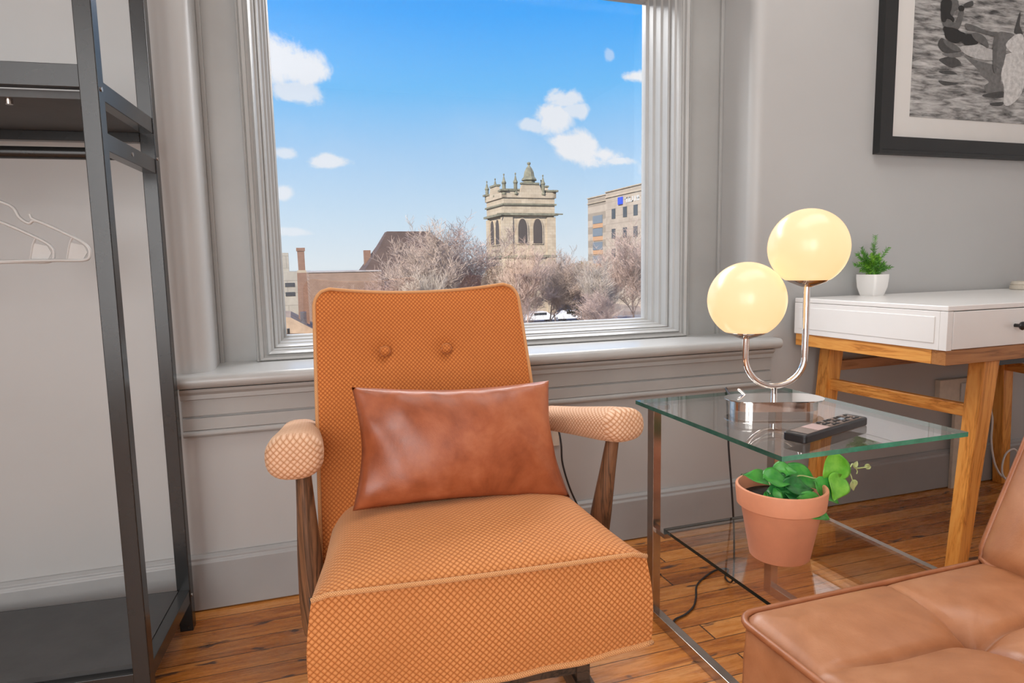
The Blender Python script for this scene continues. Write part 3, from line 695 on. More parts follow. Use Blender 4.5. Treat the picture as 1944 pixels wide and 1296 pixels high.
# cord: hangs behind the glass to the floor, loops round the table runner
cd = [(.972, 1.262, .572), (1.01, 1.35, .572), (1.045, 1.412, .570), (1.058, 1.425, .555), (1.068, 1.428, .42), (1.082, 1.430, .30), (1.095, 1.432, .16), (1.10, 1.44, .03), (1.12, 1.50, .004), (1.16, 1.54, .004), (1.13, 1.55, .004), (1.08, 1.53, .004), (1.02, 1.49, .004), (.98, 1.435, .004), (.945, 1.395, .004),
      (.905, 1.37, .004), (.862, 1.355, .004), (.852, 1.33, .004), (.845, 1.29, .004)]
bm = BM(); tube(bm, catmull(cd, 6), .0026, 8); tag(obj('lamp_cord', bm, 'cord', None, smooth=True), 'black lamp cord hanging behind the glass table to the floor', 'cord')
cd = [(.735, 1.835, .40), (.735, 1.80, .402), (.738, 1.785, .36), (.742, 1.785, .30), (.765, 1.785, .22), (.80, 1.785, .14), (.83, 1.77, .05), (.85, 1.74, .004), (.90, 1.66, .004), (.96, 1.58, .004)]
bm = BM(); tube(bm, catmull(cd, 6), .0030, 8); tag(obj('power_cord', bm, 'cord', None, smooth=True), 'black cord hanging from the wall outlet behind the right armrest', 'cord')
ot = thing('wall_outlet', 'cream wall outlet low under the sill behind the orange chair arm', 'outlet', (.715, WY, .40))
bevel(obj('cover_plate', bx(-.04, .04, -.007, 0, -.06, .06), 'cream', ot), .002)
obj('socket', bx(-.016, .016, -.009, -.006, -.045, .045), 'whitepl', ot)

# ================================================================== REMOTE
RM = thing('remote_control', 'black slim television remote with pale keypad lying on the glass top', 'remote', (.968, .992, .5652), radians(17.5))
bm = BM(); race(bm, .1, .0, 0, .016) if False else None
pts = []
for cx, cy, a0 in ((.108, -.016, -pi/2), (.108, .016, 0), (-.108, .016, pi/2), (-.108, -.016, pi)):
    pts += [(cx+.007*cos(a0+pi/2*i/5), cy+.007*sin(a0+pi/2*i/5)) for i in range(6)]
bm = BM(); prism(bm, pts, .0, .0165); bevel(obj('body', bm, 'blackpl', RM, smooth=True, sharp=50), .003, 3)
obj('keypad', bx(-.100, .100, -.018, .018, .0166, .0172), 'keybrown', RM)
obj('light_panel', bx(-.062, -.022, -.0175, .0175, .0173, .0178), 'pink_key', RM)
bt = None
for i in range(9):
    for j in range(3):
        x = -.010+i*.0125; y = -.012+j*.012
        if i == 5 and j == 1: continue
        b0 = bx(x-.0042, x+.0042, y-.0035, y+.0035, .0172, .0192)
        bevel(obj('button', b0, 'blackpl' if (i+j) % 3 else 'keybrown', RM), .001, 1)
obj('button', bx(.048, .058, -.004, .004, .0172, .0196), 'keyblue', RM)

# ================================================================== POTTED PLANT ON SHELF
PP = thing('potted_plant', 'broad-leaved green plant in a terracotta pot on the lower glass shelf', 'potted plant', (.988, 1.135, .251))
bm = BM(); lathe(bm, [(0, 0), (.060, 0), (.063, .003), (.083, .112), (.0865, .116), (.092, .118), (.0955, .155), (.0945, .159), (.0895, .160), (.087, .157), (.082, .118), (.0, .112)], 56)
obj('pot', bm, 'terracotta', PP, smooth=True, sharp=35)
bm = BM(); lathe(bm, [(0, .134), (.05, .133), (.0835, .130), (.0835, .118)], 40); obj('soil', bm, 'soil', PP)
def leaf(base, tip, w, nrm, mm, fold=.25, droop=.15, heart=True, name='leaf'):
    base, tip, nrm = Vector(base), Vector(tip), Vector(nrm).normalized(); ax_ = tip-base; Ln = ax_.length; d = ax_.normalized(); s = d.cross(nrm).normalized(); nn = s.cross(d)
    bm = BM()
    def f(u, v):
        a = 2*v-1
        t = u
        wid = w*(sin(pi*min(1, t**.62))**.85)*(1-.25*t) if t < 1 else 0
        if t <= 0: wid = 0
        back = -.14*Ln*abs(a)*(1-t)**3 if heart else 0
        p = base+d*(t*Ln+back)+s*(a*wid)+nn*(fold*abs(a)**1.3*wid - droop*Ln*t*t + .04*Ln*sin(9*t+2*a)*abs(a))
        return p
    grid(bm, f, 14, 10)
    bmesh.ops.remove_doubles(bm, verts=bm.verts, dist=.00005)
    o = obj(name, bm, mm, PP, smooth=True)
    so_ = o.modifiers.new('solid', 'SOLIDIFY'); so_.thickness = .0006
    return o
# local coordinates: x right, y away, z up from pot foot
LV = [((-.015, .0, .165), (-.085, .01, .197), .030, (.1, -.5, .9), 'leaf_mid'), ((-.03, -.02, .175), (-.005, -.04, .168), .030, (0, -.6, .8), 'leaf_dark'),
      ((-.055, -.02, .188), (.005, -.035, .180), .030, (0, -.45, .9), 'leaf_mid'), ((-.01, .01, .19), (.025, -.02, .195), .026, (.1, -.6, .8), 'leaf_mid'),
      ((-.06, -.035, .160), (-.01, -.062, .132), .030, (0, -.75, .7), 'leaf_dark'), ((-.062, -.03, .158), (-.045, -.065, .142), .024, (-.2, -.8, .6), 'leaf_mid'),
      ((-.02, -.045, .158), (.065, -.055, .142), .024, (0, -.8, .6), 'leaf_dark'), ((-.02, -.04, .174), (.055, -.045, .160), .022, (0, -.7, .7), 'leaf_dark'),
      ((.0, -.06, .145), (.058, -.088, .108), .032, (.1, -.9, .5), 'leaf_mid'), ((.02, .0, .190), (.095, -.035, .150), .030, (.1, -.7, .7), 'leaf_mid'),
      ((.035, .02, .17), (.07, .04, .165), .028, (0, -.3, .9), 'leaf_dark'), ((-.03, .03, .165), (-.06, .055, .18), .028, (0, .2, .9), 'leaf_dark'),
      ((.128, -.035, .172), (.098, -.050, .128), .034, (.1, -.95, .3), 'leaf_light', .08, .02), ((.122, -.03, .170), (.118, -.022, .232), .040, (-.1, -.95, .1), 'leaf_light', .10, .03),
      ((.07, -.03, .165), (.12, -.05, .120), .026, (0, -.8, .5), 'leaf_mid'), ((-.01, .0, .17), (.03, .03, .198), .026, (0, -.5, .8), 'leaf_dark')]
for q in LV: leaf(*q)
bm = BM()
tube(bm, catmull([(.0, .0, .13), (.03, -.01, .178), (.08, -.02, .170), (.125, -.022, .168), (.165, -.02, .182), (.178, -.018, .192), (.190, -.016, .180), (.235, -.01, .176)], 6), .0016, 6)
tube(bm, catmull([(.160, -.02, .180), (.172, -.02, .168), (.180, -.02, .148)], 5), .0013, 6); tube(bm, catmull([(.19, -.016, .18), (.195, -.016, .172), (.193, -.016, .166)], 4), .0011, 6)
for a, b in (((-.02, -.01, .13), (-.05, -.02, .18)), ((.01, -.02, .13), (.0, -.045, .165)), ((0, 0, .13), (.02, -.01, .19)), ((-.03, -.03, .13), (-.06, -.035, .16))): tube(bm, [a, b], .0016, 6)
obj('stem', bm, 'leaf_pale', PP, smooth=True)
for a, b, w in (((.178, -.02, .152), (.186, -.02, .128), .012), ((.225, -.01, .178), (.248, -.008, .173), .007), ((.186, -.016, .186), (.198, -.014, .194), .007)):
    leaf(a, b, w, (0, -1, .2), 'leaf_pale', name='bud')

# ================================================================== DESK
DR = radians(2)
DK = thing('desk', 'white lacquered writing desk with splayed honey oak legs against the wall', 'desk', (1.622, 1.268, 0), DR)
DW, DD = 1.13, .535
Z0, Z1 = .652, .771
b1 = obj('top_panel', bx(0, DW, 0, DD, Z1-.014, Z1), 'white', DK); bevel(b1, .002)
sp = obj('side_panel', bx(0, .018, .022, DD, Z0, Z1-.015), 'white', DK); bevel(sp, .001)
bevel(obj('recessed_panel', bx(-.002, 0, .035, DD-.02, Z0+.018, Z1-.030), 'white', sp), .0008)
bevel(obj('side_panel', bx(DW-.018, DW, .022, DD, Z0, Z1-.015), 'white', DK), .001)
obj('bottom_panel', bx(.018, DW-.018, .022, DD, Z0, Z0+.014), 'white', DK)
obj('rear_panel', bx(.018, DW-.018, DD-.014, DD, Z0+.014, Z1-.015), 'white', DK)
fp = bevel(obj('front_corner_post', bx(0, .020, 0, .0215, Z0, Z1-.015), 'white', DK), .001)
for k, (x0, x1) in enumerate(((.022, .565), (.570, 1.118))):
    dw_ = obj('drawer', bx(x0, x1, -.001, .0205, Z0+.002, Z1-.016), 'white', DK); bevel(dw_, .0015)
    bm = BM(); xc = (.262, .84)[k]; lathe(bm, [(0, 0), (.005, 0), (.005, .012), (.011, .017), (.012, .021), (.009, .025), (0, .026)], 20)
    bmesh.ops.rotate(bm, verts=bm.verts, cent=(0, 0, 0), matrix=Matrix.Rotation(pi/2, 3, 'X')); bmesh.ops.translate(bm, verts=bm.verts, vec=(xc, -.001, .708))
    obj('knob', bm, 'blackpl', dw_, smooth=True, sharp=50)
bevel(obj('side_apron', bx(.006, .030, .045, DD-.002, .612, Z0), 'oakY', DK), .001)
bevel(obj('side_apron', bx(DW-.030, DW-.006, .045, DD-.002, .612, Z0), 'oakY', DK), .001)
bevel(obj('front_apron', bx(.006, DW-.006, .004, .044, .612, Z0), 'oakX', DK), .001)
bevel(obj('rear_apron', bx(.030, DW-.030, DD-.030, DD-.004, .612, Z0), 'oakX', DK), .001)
def dleg(x0, y0, x1, y1): bm = BM(); taper(bm, (x1, y1, 0), (x0, y0, .6115), .044, .038, .062, .046); return bevel(obj('leg', bm, 'oakZ', DK), .003)
dleg(.210, .040, .155, .046); dleg(.140, DD-.030, .070, DD-.036); dleg(DW-.195, .030, DW-.140, .036); dleg(DW-.125, DD-.030, DW-.09, DD-.036)
def bar(a, b, w, h, nm, mm):
    bm = BM(); a, b = Vector(a), Vector(b); d = b-a; s = d.cross(Vector((0, 0, 1))).normalized()*w/2; A = []; B = []
    for q, lst in ((a, A), (b, B)):
        for sg, zz in ((-1, -h/2), (1, -h/2), (1, h/2), (-1, h/2)): lst.append(bm.verts.new(q+s*sg+Vector((0, 0, zz))))
    bm.faces.new(A[::-1]); bm.faces.new(B)
    for i in range(4): bm.faces.new((A[i], A[(i+1) % 4], B[(i+1) % 4], B[i]))
    return bevel(obj(nm, bm, mm, DK), .0015)
bar((.193, .062, .462), (.123, DD-.048, .475), .022, .036, 'side_stretcher', 'oakY')
bar((DW-.178, .050, .462), (DW-.115, DD-.048, .475), .022, .036, 'side_stretcher', 'oakY')
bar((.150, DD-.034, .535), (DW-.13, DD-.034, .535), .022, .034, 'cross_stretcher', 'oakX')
obj('cable_tray', bx(.30, .95, .08, .30, .580, .6115), 'blackmetal', DK)
# small plant in square pot
SP = thing('small_plant', 'tiny needle-leaved plant in a white square ceramic pot on the desk', 'potted plant', (1.895, 1.765, .771), radians(8))
bm = BM(); secs = [(.027, 0), (.029, .004), (.036, .030), (.0385, .060), (.0385, .073)]
def sq(r, z, n=8):
    rr = r*.22; out = []
    for cx, cy, a0 in ((r-rr, -(r-rr), -pi/2), (r-rr, r-rr, 0), (-(r-rr), r-rr, pi/2), (-(r-rr), -(r-rr), pi)):
        out += [bm.verts.new((cx+rr*cos(a0+pi/2*i/4), cy+rr*sin(a0+pi/2*i/4), z)) for i in range(5)]
    return out
R_ = [sq(r, z) for r, z in secs] + [sq(.0355, .073), sq(.034, .060)]
for a, b in zip(R_, R_[1:]):
    for i in range(20): bm.faces.new((a[i], a[(i+1) % 20], b[(i+1) % 20], b[i]))
bm.faces.new(R_[0][::-1]); bm.faces.new(R_[-1]); obj('pot', bm, 'ceramic', SP, smooth=True, sharp=40)
random.seed(4)
def sprig(tipv, mm, n, ln, nm='sprig'):
    bm = BM(); b0 = Vector((random.uniform(-.012, .012), random.uniform(-.01, .01), .062)); tip = Vector((tipv[0]*1.25, tipv[1], .062+(tipv[2]-.062)*1.32)); mid = b0.lerp(tip, .5)+Vector((0, 0, .012))
    P = catmull([b0, mid, tip], 10); tube(bm, P, .0009, 5)
    for i in range(n):
        t = .25+.75*i/n; p = P[min(len(P)-1, int(t*(len(P)-1)))]; d = (tip-mid).normalized()
        for k in range(4):
            a = random.uniform(0, 2*pi); o1 = d.orthogonal().normalized(); o2 = d.cross(o1); r = (o1*cos(a)+o2*sin(a))*.8+d*.65
            q = p+r.normalized()*ln*random.uniform(.7, 1.2)*(1.1-.45*t); sd = r.cross(Vector((0, -1, .1))).normalized()*.00075; v = [bm.verts.new(x) for x in (p-sd, p+sd, q)]; m_ = p.lerp(q, .5)
            w = [bm.verts.new(x) for x in (m_+sd*1.5, m_-sd*1.5)]; bm.faces.new((v[0], v[1], w[0], w[1])); bm.faces.new((w[1], w[0], v[2]))
    return obj(nm, bm, mm, SP)
for tv in ((.004, 0, .172), (-.048, 0, .132), (-.07, 0, .125), (-.08, .0, .098), (.062, 0, .140), (.048, 0, .10), (-.03, .02, .140), (.02, .02, .15), (.055, -.02, .088)): sprig(tv, 'needle', 20, .018)
for i in range(46):
    a = random.uniform(0, 2*pi); r = random.uniform(.01, .05); sprig((r*cos(a), r*sin(a)*.8, random.uniform(.08, .128)), 'needle' if i % 2 else 'needle2', 11, .017)
bm = BM(); lathe(bm, [(0, 0), (.075, 0), (.078, .002), (.078, .014), (.074, .016), (.074, .019), (.076, .021), (.072, .030), (0, .031)], 48)
tb_ = obj('trinket_box', bm, 'cream', None, smooth=True, sharp=35); tb_.location = (2.655, 1.735, .7712); tag(tb_, 'round cream lidded box at the far right end of the desk', 'box')
# raceway with outlet
rw = thing('surface_outlet', 'cream boxed wall outlet with a vertical cable board under the desk', 'outlet', (2.40, WY, 0))
bevel(obj('box_cover', bx(-.085, .135, -.022, 0, .330, .432), 'cream', rw), .002)
bevel(obj('outlet_plate', bx(.02, .115, -.028, -.022, .345, .415), 'whitepl', rw), .002)
for zz in (.365, .395): obj('socket', bx(.045, .090, -.030, -.028, zz-.010, zz+.010), 'keyblue', rw)
bevel(obj('cable_board', bx(-.012, .030, -.034, -.020, .0, .330), 'cream', rw), .002)
cd = [(2.46, 1.79, .38), (2.52, 1.77, .30), (2.515, 1.76, .19), (2.53, 1.75, .10), (2.57, 1.74, .045), (2.63, 1.73, .05), (2.66, 1.74, .10), (2.63, 1.75, .15), (2.58, 1.75, .13), (2.56, 1.74, .06), (2.60, 1.71, .012), (2.68, 1.68, .006), (2.8, 1.64, .006)]
bm = BM(); tube(bm, catmull(cd, 6), .0035, 8); tag(obj('charging_cable', bm, 'cable', None, smooth=True), 'looped white cable at the wall behind the desk legs', 'cable')

# ================================================================== LEATHER SOFA
SF = thing('leather_sofa', 'tan tufted leather sofa with piped edges in the lower right foreground', 'sofa', (.572, .738, 0))
SX, SY = .95, 1.30       # local x: 0..; y: 0..-SY
TX, TY = .268, .235
def sof(u, v):
    x = u*.56; y = -v*SY
    edge = min(x, -y, SY+y)
    z = .402
    z += .010*min(1, edge/.05)**.7 if edge > 0 else 0
    gx = min([abs(x-TX*k) for k in range(1, 3)]); gy = min([abs(-y-TY*.72-TY*k+.02) for k in range(0, 6)])
    g = .009*exp(-(gx/.006)**2)+.016*exp(-abs(gx)/.035) ; g2 = .009*exp(-(gy/.006)**2)+.016*exp(-abs(gy)/.035)
    z -= max(g, g2)*min(1, max(edge, 0)/.12)**.8
    z -= .024*exp(-(gx*gx+gy*gy)/.0012)*min(1, max(edge, 0)/.1)
    # soft rounded rim
    if edge < .018: z -= .010*(1-edge/.018)**2
    for cx, cy, qx, qy in ((.03, -.03, -1, 1), (.03, -SY+.03, -1, -1)):
        ex, ey = (x-cx)*qx, (y-cy)*qy
        if ex > 0 and ey > 0:
            L2 = sqrt(ex*ex+ey*ey); Lm = max(ex, ey)
            if L2 > 0: x = cx+qx*ex*Lm/L2; y = cy+qy*ey*Lm/L2
    return (x, y, z)
bm = BM(); nu, nv = 140, 300; Gs = grid(bm, sof, nu, nv); rr_ = rim(Gs, nu, nv); n = len(rr_); base = [v.co.copy() for v in rr_]; prevr = rr_
for t, bul in ((.02, .004), (.15, .008), (.5, .010), (.85, .006), (1, .0)):
    cur = [bm.verts.new((b.x+(-bul if b.x < .001 else (bul if b.x > .5595 else 0)), b.y+(bul if b.y > -.001 else (-bul if b.y < -SY+.001 else 0)), b.z+(.17-b.z)*t)) for b in base]
    for i in range(n): bm.faces.new((prevr[i], prevr[(i+1) % n], cur[(i+1) % n], cur[i]))
    prevr = cur
bm.faces.new(prevr[::-1]); sc_ = obj('seat_cushion', bm, 'sofa', SF, smooth=True, sharp=70)
pp = []
cr = .030
for cx, cy, a0 in ((cr, -cr, pi), (.56-cr, -cr, pi/2), (.56-cr, -SY+cr, 0), (cr, -SY+cr, -pi/2)):
    pp += [(cx+(cr+.002)*cos(a0-pi/2*i/6), cy+(cr+.002)*sin(a0-pi/2*i/6), .398) for i in range(7)]
bm = BM(); tube(bm, pp, .0048, 10, closed=True); obj('piping', bm, 'sofa_pipe', sc_, smooth=True)
# backrest: leaning panel, rear side at y=0
def sb(u, v, off=0):
    y = -u*SY; t = v
    x = .478+.21*max(0, t-.05)+off; z = .405+.42*t
    e = min(1, min(u*SY, (1-u)*SY, v*.42+.02, (1-v)*.42)/.05)
    gy = min([abs(u*SY-.155-TY*k) for k in range(0, 6)]); gz = abs(t-.5)*.42
    x -= .022*e**.6 if off == 0 else 0
    x += (.012*exp(-(gy/.02)**2)+.012*exp(-(gz/.02)**2))*e if off == 0 else 0
    return (x, y, z)
bm = BM(); A = grid(bm, sb, 130, 44); B = grid(bm, lambda u, v: sb(u, v, .13), 130, 44); ra, rb = rim(A, 130, 44), rim(B, 130, 44)
for i in range(len(ra)): j = (i+1) % len(ra); bm.faces.new((ra[i], ra[j], rb[j], rb[i]))
rc = [v.co.copy() for v in ra]; sb_ = obj('backrest', bm, 'sofa', SF, smooth=True, sharp=60)
bm = BM(); tube(bm, rc[::2], .0050, 10, closed=True); obj('piping', bm, 'sofa_pipe', sb_, smooth=True)
bevel(obj('sofa_frame', bx(.02, .66, -SY+.02, -.02, .12, .17), 'darkwood', SF), .004)
obj('back_frame', bx(.50, .60, -SY+.03, -.03, .17, .42), 'sofa', SF)
for x, y in ((.06, -.06), (.60, -.06), (.06, -SY+.06), (.60, -SY+.06)):
    bm = BM(); tube(bm, [(x, y, .12), (x, y, 0)], [.022, .014], 16); obj('leg', bm, 'walnut', SF, smooth=True, sharp=50)

# ================================================================== OUTSIDE
GZ = -7.0
struct('ground', bx(-160, 260, 4.2, 420, GZ-1, GZ), 'ground')
struct('street', bx(-60, 120, 78, 88, GZ, GZ+.04), 'asphalt')
# church tower
TW = thing('church_tower', 'weathered stone church tower with crocketed pinnacles beyond the bare trees', 'tower', (32.1, 100, GZ), radians(2))
def tz(z): return z-GZ
s = 8.5; bm = BM(); box(bm, 0, s, 0, s, 0, tz(8.8)); o = obj('shaft', bm, 'limestone', TW)
bm = BM()
for x in (0, s-1.1):
    for y in (0, s-1.1): box(bm, x-.22, x+1.32, y-.22, y+1.32, 0, tz(8.4))
obj('corner_buttress', bm, 'limestone', TW)
for z0, z1, ov in ((2.0, 2.35, .35), (8.65, 9.0, .55), (10.25, 10.5, .35)):
    obj('string_course', bx(-ov, s+ov, -ov, s+ov, tz(z0), tz(z1)), 'limedark', TW)
obj('upper_stage', bx(-.1, s+.1, -.1, s+.1, tz(9.0), tz(12.0)), 'limestone', TW)
def lancet(w, h, n=8):
    pts = [(-w/2, 0), (w/2, 0), (w/2, h*.62)]
    for i in range(1, n): a = i/n; pts.append((w/2-w*.5*a**1.7, h*.62+h*.38*sin(a*pi/2)))
    pts.append((0, h))
    for i in range(n-1, 0, -1): a = i/n; pts.append((-w/2+w*.5*a**1.7, h*.62+h*.38*sin(a*pi/2)))
    pts.append((-w/2, h*.62)); return pts
for cx in (2.95, 5.55):
    bm = BM(); prism(bm, [(cx+a*1.35, tz(4.1)+b*1.04) for a, b in lancet(1.5, 4.0)], -.16, .02, 'Y'); f = obj('window_surround', bm, 'limestone', TW)
    bm = BM(); prism(bm, [(cx+a, tz(4.25)+b) for a, b in lancet(1.5, 3.9)], -.24, -.05, 'Y'); obj('louvre', bm, 'louvre', f)
for cy in (3.0, 5.6):
    bm = BM(); prism(bm, [(cy+a*1.35, tz(4.1)+b*1.04) for a, b in lancet(1.5, 4.0)], -.16, .02, 'X'); f = obj('window_surround', bm, 'limestone', TW)
    bm = BM(); prism(bm, [(cy+a, tz(4.25)+b) for a, b in lancet(1.5, 3.9)], -.24, -.05, 'X'); obj('louvre', bm, 'louvre', f)
# stepped parapet per side
def para(name, flip):
    bm = BM(); pts = [(-.3, tz(11.4)), (s+.3, tz(11.4)), (s+.3, tz(12.4)), (7.2, tz(12.4)), (6.9, tz(11.9)), (6.4, tz(12.3)), (5.9, tz(13.5)), (3.0, tz(13.5)), (2.6, tz(12.2)), (2.0, tz(11.7)), (1.5, tz(12.4)), (-.3, tz(12.4))]
    prism(bm, pts, *flip[0], flip[1]); o = obj(name, bm, 'limestone', TW)
    bm = BM()
    for a, b, z in ((5.7, 3.0, 13.5), (7.2, s+.5, 12.4), (-.5, 1.6, 12.4)):
        a, b = min(a, b), max(a, b); q = [(a-.15, tz(z)), (b+.15, tz(z)), (b+.15, tz(z)+.28), (a-.15, tz(z)+.28)]; prism(bm, q, flip[0][0]-.15, flip[0][1]+.15, flip[1])
    obj('coping', bm, 'limedark', o)
para('parapet', ((-.3, .3), 'Y')); para('parapet', ((-.3, .3), 'X')); para('parapet', ((s-.3, s+.3), 'Y')); para('parapet', ((s-.3, s+.3), 'X'))
def pinn(x, y, z0, z1, w):
    bm = BM(); h = z1-z0
    lathe(bm, [(0, 0), (w, 0), (w, .08*h), (w*.72, .10*h), (w*.72, .5*h), (w*.95, .53*h), (w*.9, .58*h), (w*.55, .66*h), (w*.3, .80*h), (w*.12, .88*h), (w*.3, .93*h), (w*.3, .97*h), (0, h)], 8, (x, y, tz(z0)))
    obj('pinnacle', bm, 'limedark', TW)
for x, y, z1 in ((.0, .0, 15.1), (1.9, -.1, 15.3), (0, 4.2, 14.9), (0, s, 15.0), (6.6, -.1, 15.1), (s, s, 15.3), (s-.4, 4.2, 14.9)): pinn(x, y, 11.9, z1, .42)
bm = BM(); lathe(bm, [(0, 0), (1.25, 0), (1.25, .5), (1.05, .55), (1.0, 1.4), (1.3, 1.5), (1.25, 1.7), (.95, 2.0), (.8, 2.8), (.5, 3.4), (.2, 3.75), (.18, 3.95), (.32, 4.1), (.3, 4.3), (0, 4.4)], 8, (4.75, 1.2, tz(12.8)))
obj('turret', bm, 'limedark', TW)
for x, y in ((-.9, -.5), (s+.8, -.6)): obj('gargoyle', bx(x-.5, x+.5, y-.12, y+.12, tz(8.75), tz(8.95)), 'limedark', TW)

# pale office block with blue sign (facade runs toward the camera)
HB = thing('office_building', 'pale flat-roofed office block with a small blue sign at the right window edge', 'building', (60, 129, GZ))
obj('facade_block', bx(0, 30, -10.2, 0, 0, tz(14.6)), 'hospital', HB)
M_ = 'hospital'
# positions along facade by y: px 1115->0, 1222->-23.4
FX = -.9
obj('facade_wing', bx(FX, 30, -60, -10.2, 0, tz(14.75)), 'hospital', HB)
for z in (13.5, 14.55): obj('cornice', bx(FX-.2, 0, -60, -10.2, tz(z), tz(z)+.18), 'limestone', HB)
for z in (13.2, 14.35): obj('cornice', bx(-.2, 0, -10.2, .1, tz(z), tz(z)+.18), 'limestone', HB)
for z in (10.6, 8.0, 5.2, 2.4, -.4):
    w = obj('window', bx(-.12, .02, -7.0, -2.6, tz(z-1.6), tz(z)), 'winblue', HB)
    obj('spandrel', bx(-.10, .03, -7.0, -2.6, tz(z-2.5), tz(z-1.65)), 'spandrel', HB)
for y in (-13.6, -18.2, -22.2, -26):
    for z in (11.2, 7.4, 3.6): obj('window', bx(FX-.06, FX+.05, y-.75, y+.75, tz(z-1.9), tz(z)), 'darkwin', HB)
sg = obj('sign', bx(FX-.25, FX-.02, -17.4, -15.7, tz(11.75), tz(13.1)), 'logo', HB)
for k, y in enumerate((-18.6, -19.8, -20.9, -22.0, -23.1)):
    bm = BM()
    lh, lw = .9, .75
    shapes = [[(-.5, .5, .8, 1), (-.5, -.2, 0, 1)], [(-.5, -.2, 0, 1), (.2, .5, 0, 1), (-.5, .5, .8, 1)], [(-.5, -.2, 0, 1), (-.5, .5, 0, .2)], [(-.15, .15, 0, 1)], [(-.5, -.2, 0, 1), (-.5, .5, .4, .6), (.2, .5, 0, 1)]][k]
    for a, b, c, d in shapes: box(bm, FX-.12, FX-.01, y+a*lw, y+b*lw, tz(11.9)+c*lh, tz(11.9)+d*lh)
    obj('sign_letter', bm, 'letter', sg)

# hip-roofed brown house
HS = thing('hip_roof_house', 'house with a steep brown shingled hip roof behind the chair back', 'house', (14, 82, GZ))
bm = BM(); pts = [(-8.5, -5, tz(-2.8)), (9.2, -5, tz(-2.8)), (9.2, 6, tz(-2.8)), (-8.5, 6, tz(-2.8)), (-2.9, -.6, tz(5.2)), (2.2, -.6, tz(5.2)), (2.2, 1.6, tz(5.2)), (-2.9, 1.6, tz(5.2))]
mids = [(-3.9, -1.6, tz(3.5)), (4.2, -1.6, tz(3.5)), (4.2, 2.6, tz(3.5)), (-3.9, 2.6, tz(3.5))]
v = [bm.verts.new(p) for p in pts[:4]+mids+pts[4:]]
for k in (0, 4):
    for i in range(4): j = (i+1) % 4; bm.faces.new((v[k+i], v[k+j], v[k+4+j], v[k+4+i]))
bm.faces.new(v[8:]); bm.faces.new(v[:4][::-1]); obj('roof', bm, 'shingle', HS)
obj('house_wall', bx(-8, 8.7, -4.5, 5.5, 0, tz(-2.8)), 'brick2', HS)
obj('house_chimney', bx(-5.6, -4.8, 1, 1.9, tz(-1), tz(3.0)), 'brick', HS)
for k in range(3): obj('dormer', bx(-4+k*3.4, -2.6+k*3.4, -4.4, -3, tz(-2), tz(-.7)), 'greyroof', HS)
# left group
CM = thing('brick_chimney', 'tall brown brick chimney stack left of the chair back', 'chimney', (.70, 60, GZ))
bm = BM(); taper(bm, (-.02, 0, 0), (-.0, 0, tz(.55)), 1.0, 1.0, .78, .8); obj('lower_stack', bm, 'brick', CM)
obj('stack_ledge', bx(-.37, .37, -.40, .40, tz(.55), tz(.76)), 'limestone', CM)
bm = BM(); taper(bm, (.02, 0, tz(.76)), (.0, 0, tz(2.4)), .56, .6, .58, .6); obj('upper_stack', bm, 'brick', CM)
obj('chimney_cap', bx(-.36, .36, -.36, .36, tz(2.4), tz(2.68)), 'brick', CM)
BW = thing('brick_building', 'long low tan brick building behind the chimney', 'building', (1.6, 74, GZ))
obj('wall', bx(0, 7.6, 0, 12, 0, tz(.45)), 'brick2', BW); obj('parapet_cap', bx(-.1, 7.7, -.1, 12.1, tz(.45), tz(.58)), 'greyroof', BW)
CB = thing('cream_building', 'cream office building with ribbon windows at the left window edge', 'building', (-8, 90, GZ))
obj('wall', bx(0, 10.3, 0, 14, 0, tz(.55)), 'creamwall', CB); obj('roof_box', bx(4.2, 7.5, 2, 6, tz(.55), tz(3.0)), 'creamwall', CB)
for z in (-.9, -2.1):
    for x in (3.0, 5.1, 6.9, 8.7): obj('window', bx(x, x+1.15, -.08, .04, tz(z-.5), tz(z)), 'darkwin', CB)
LR = thing('low_roof_building', 'low tan roofed building below the chimney', 'building', (-4, 56, GZ))
obj('wall', bx(0, 5.2, 0, 8, 0, 2.9), 'tanroof', LR)
bm = BM(); prism(bm, [(-.2, 2.9), (5.6, 2.6), (5.6, 2.8), (3.6, 4.0), (-.2, 4.3)], -.2, 8.2, 'Y'); obj('roof', bm, 'tanroof', LR)
obj('roof_vent', bx(4.35, 4.85, 1, 2, 2.9, 4.3), 'cardark', LR)
# parked cars
def car(x, y, lab):
    c = thing('parked_car', lab, 'car', (x, y, GZ+.04), 0, 'cars parked on the street')
    bm = BM(); prism(bm, [(-2.2, .35), (2.2, .35), (2.25, .8), (1.5, .95), (.9, 1.42), (-1.0, 1.45), (-1.6, 1.0), (-2.2, .9)], -.85, .85, 'Y'); obj('body', bm, 'carwhite', c)
    obj('side_glass', bx(-1.0, .85, -.87, -.84, .98, 1.32), 'darkwin', c)
    for xx in (-1.35, 1.35):
        for yy in (-.80, .66):
            bm = BM(); tube(bm, [(xx, yy, .33), (xx, yy+.14, .33)], .33, 16); obj('wheel', bm, 'blackpl', c)
car(31.6, 84, 'white parked car nearest the chair back, low in the window'); car(36.4, 84, 'white parked car just right of the first, low in the window'); car(54, 118, 'small distant white car between the trees')
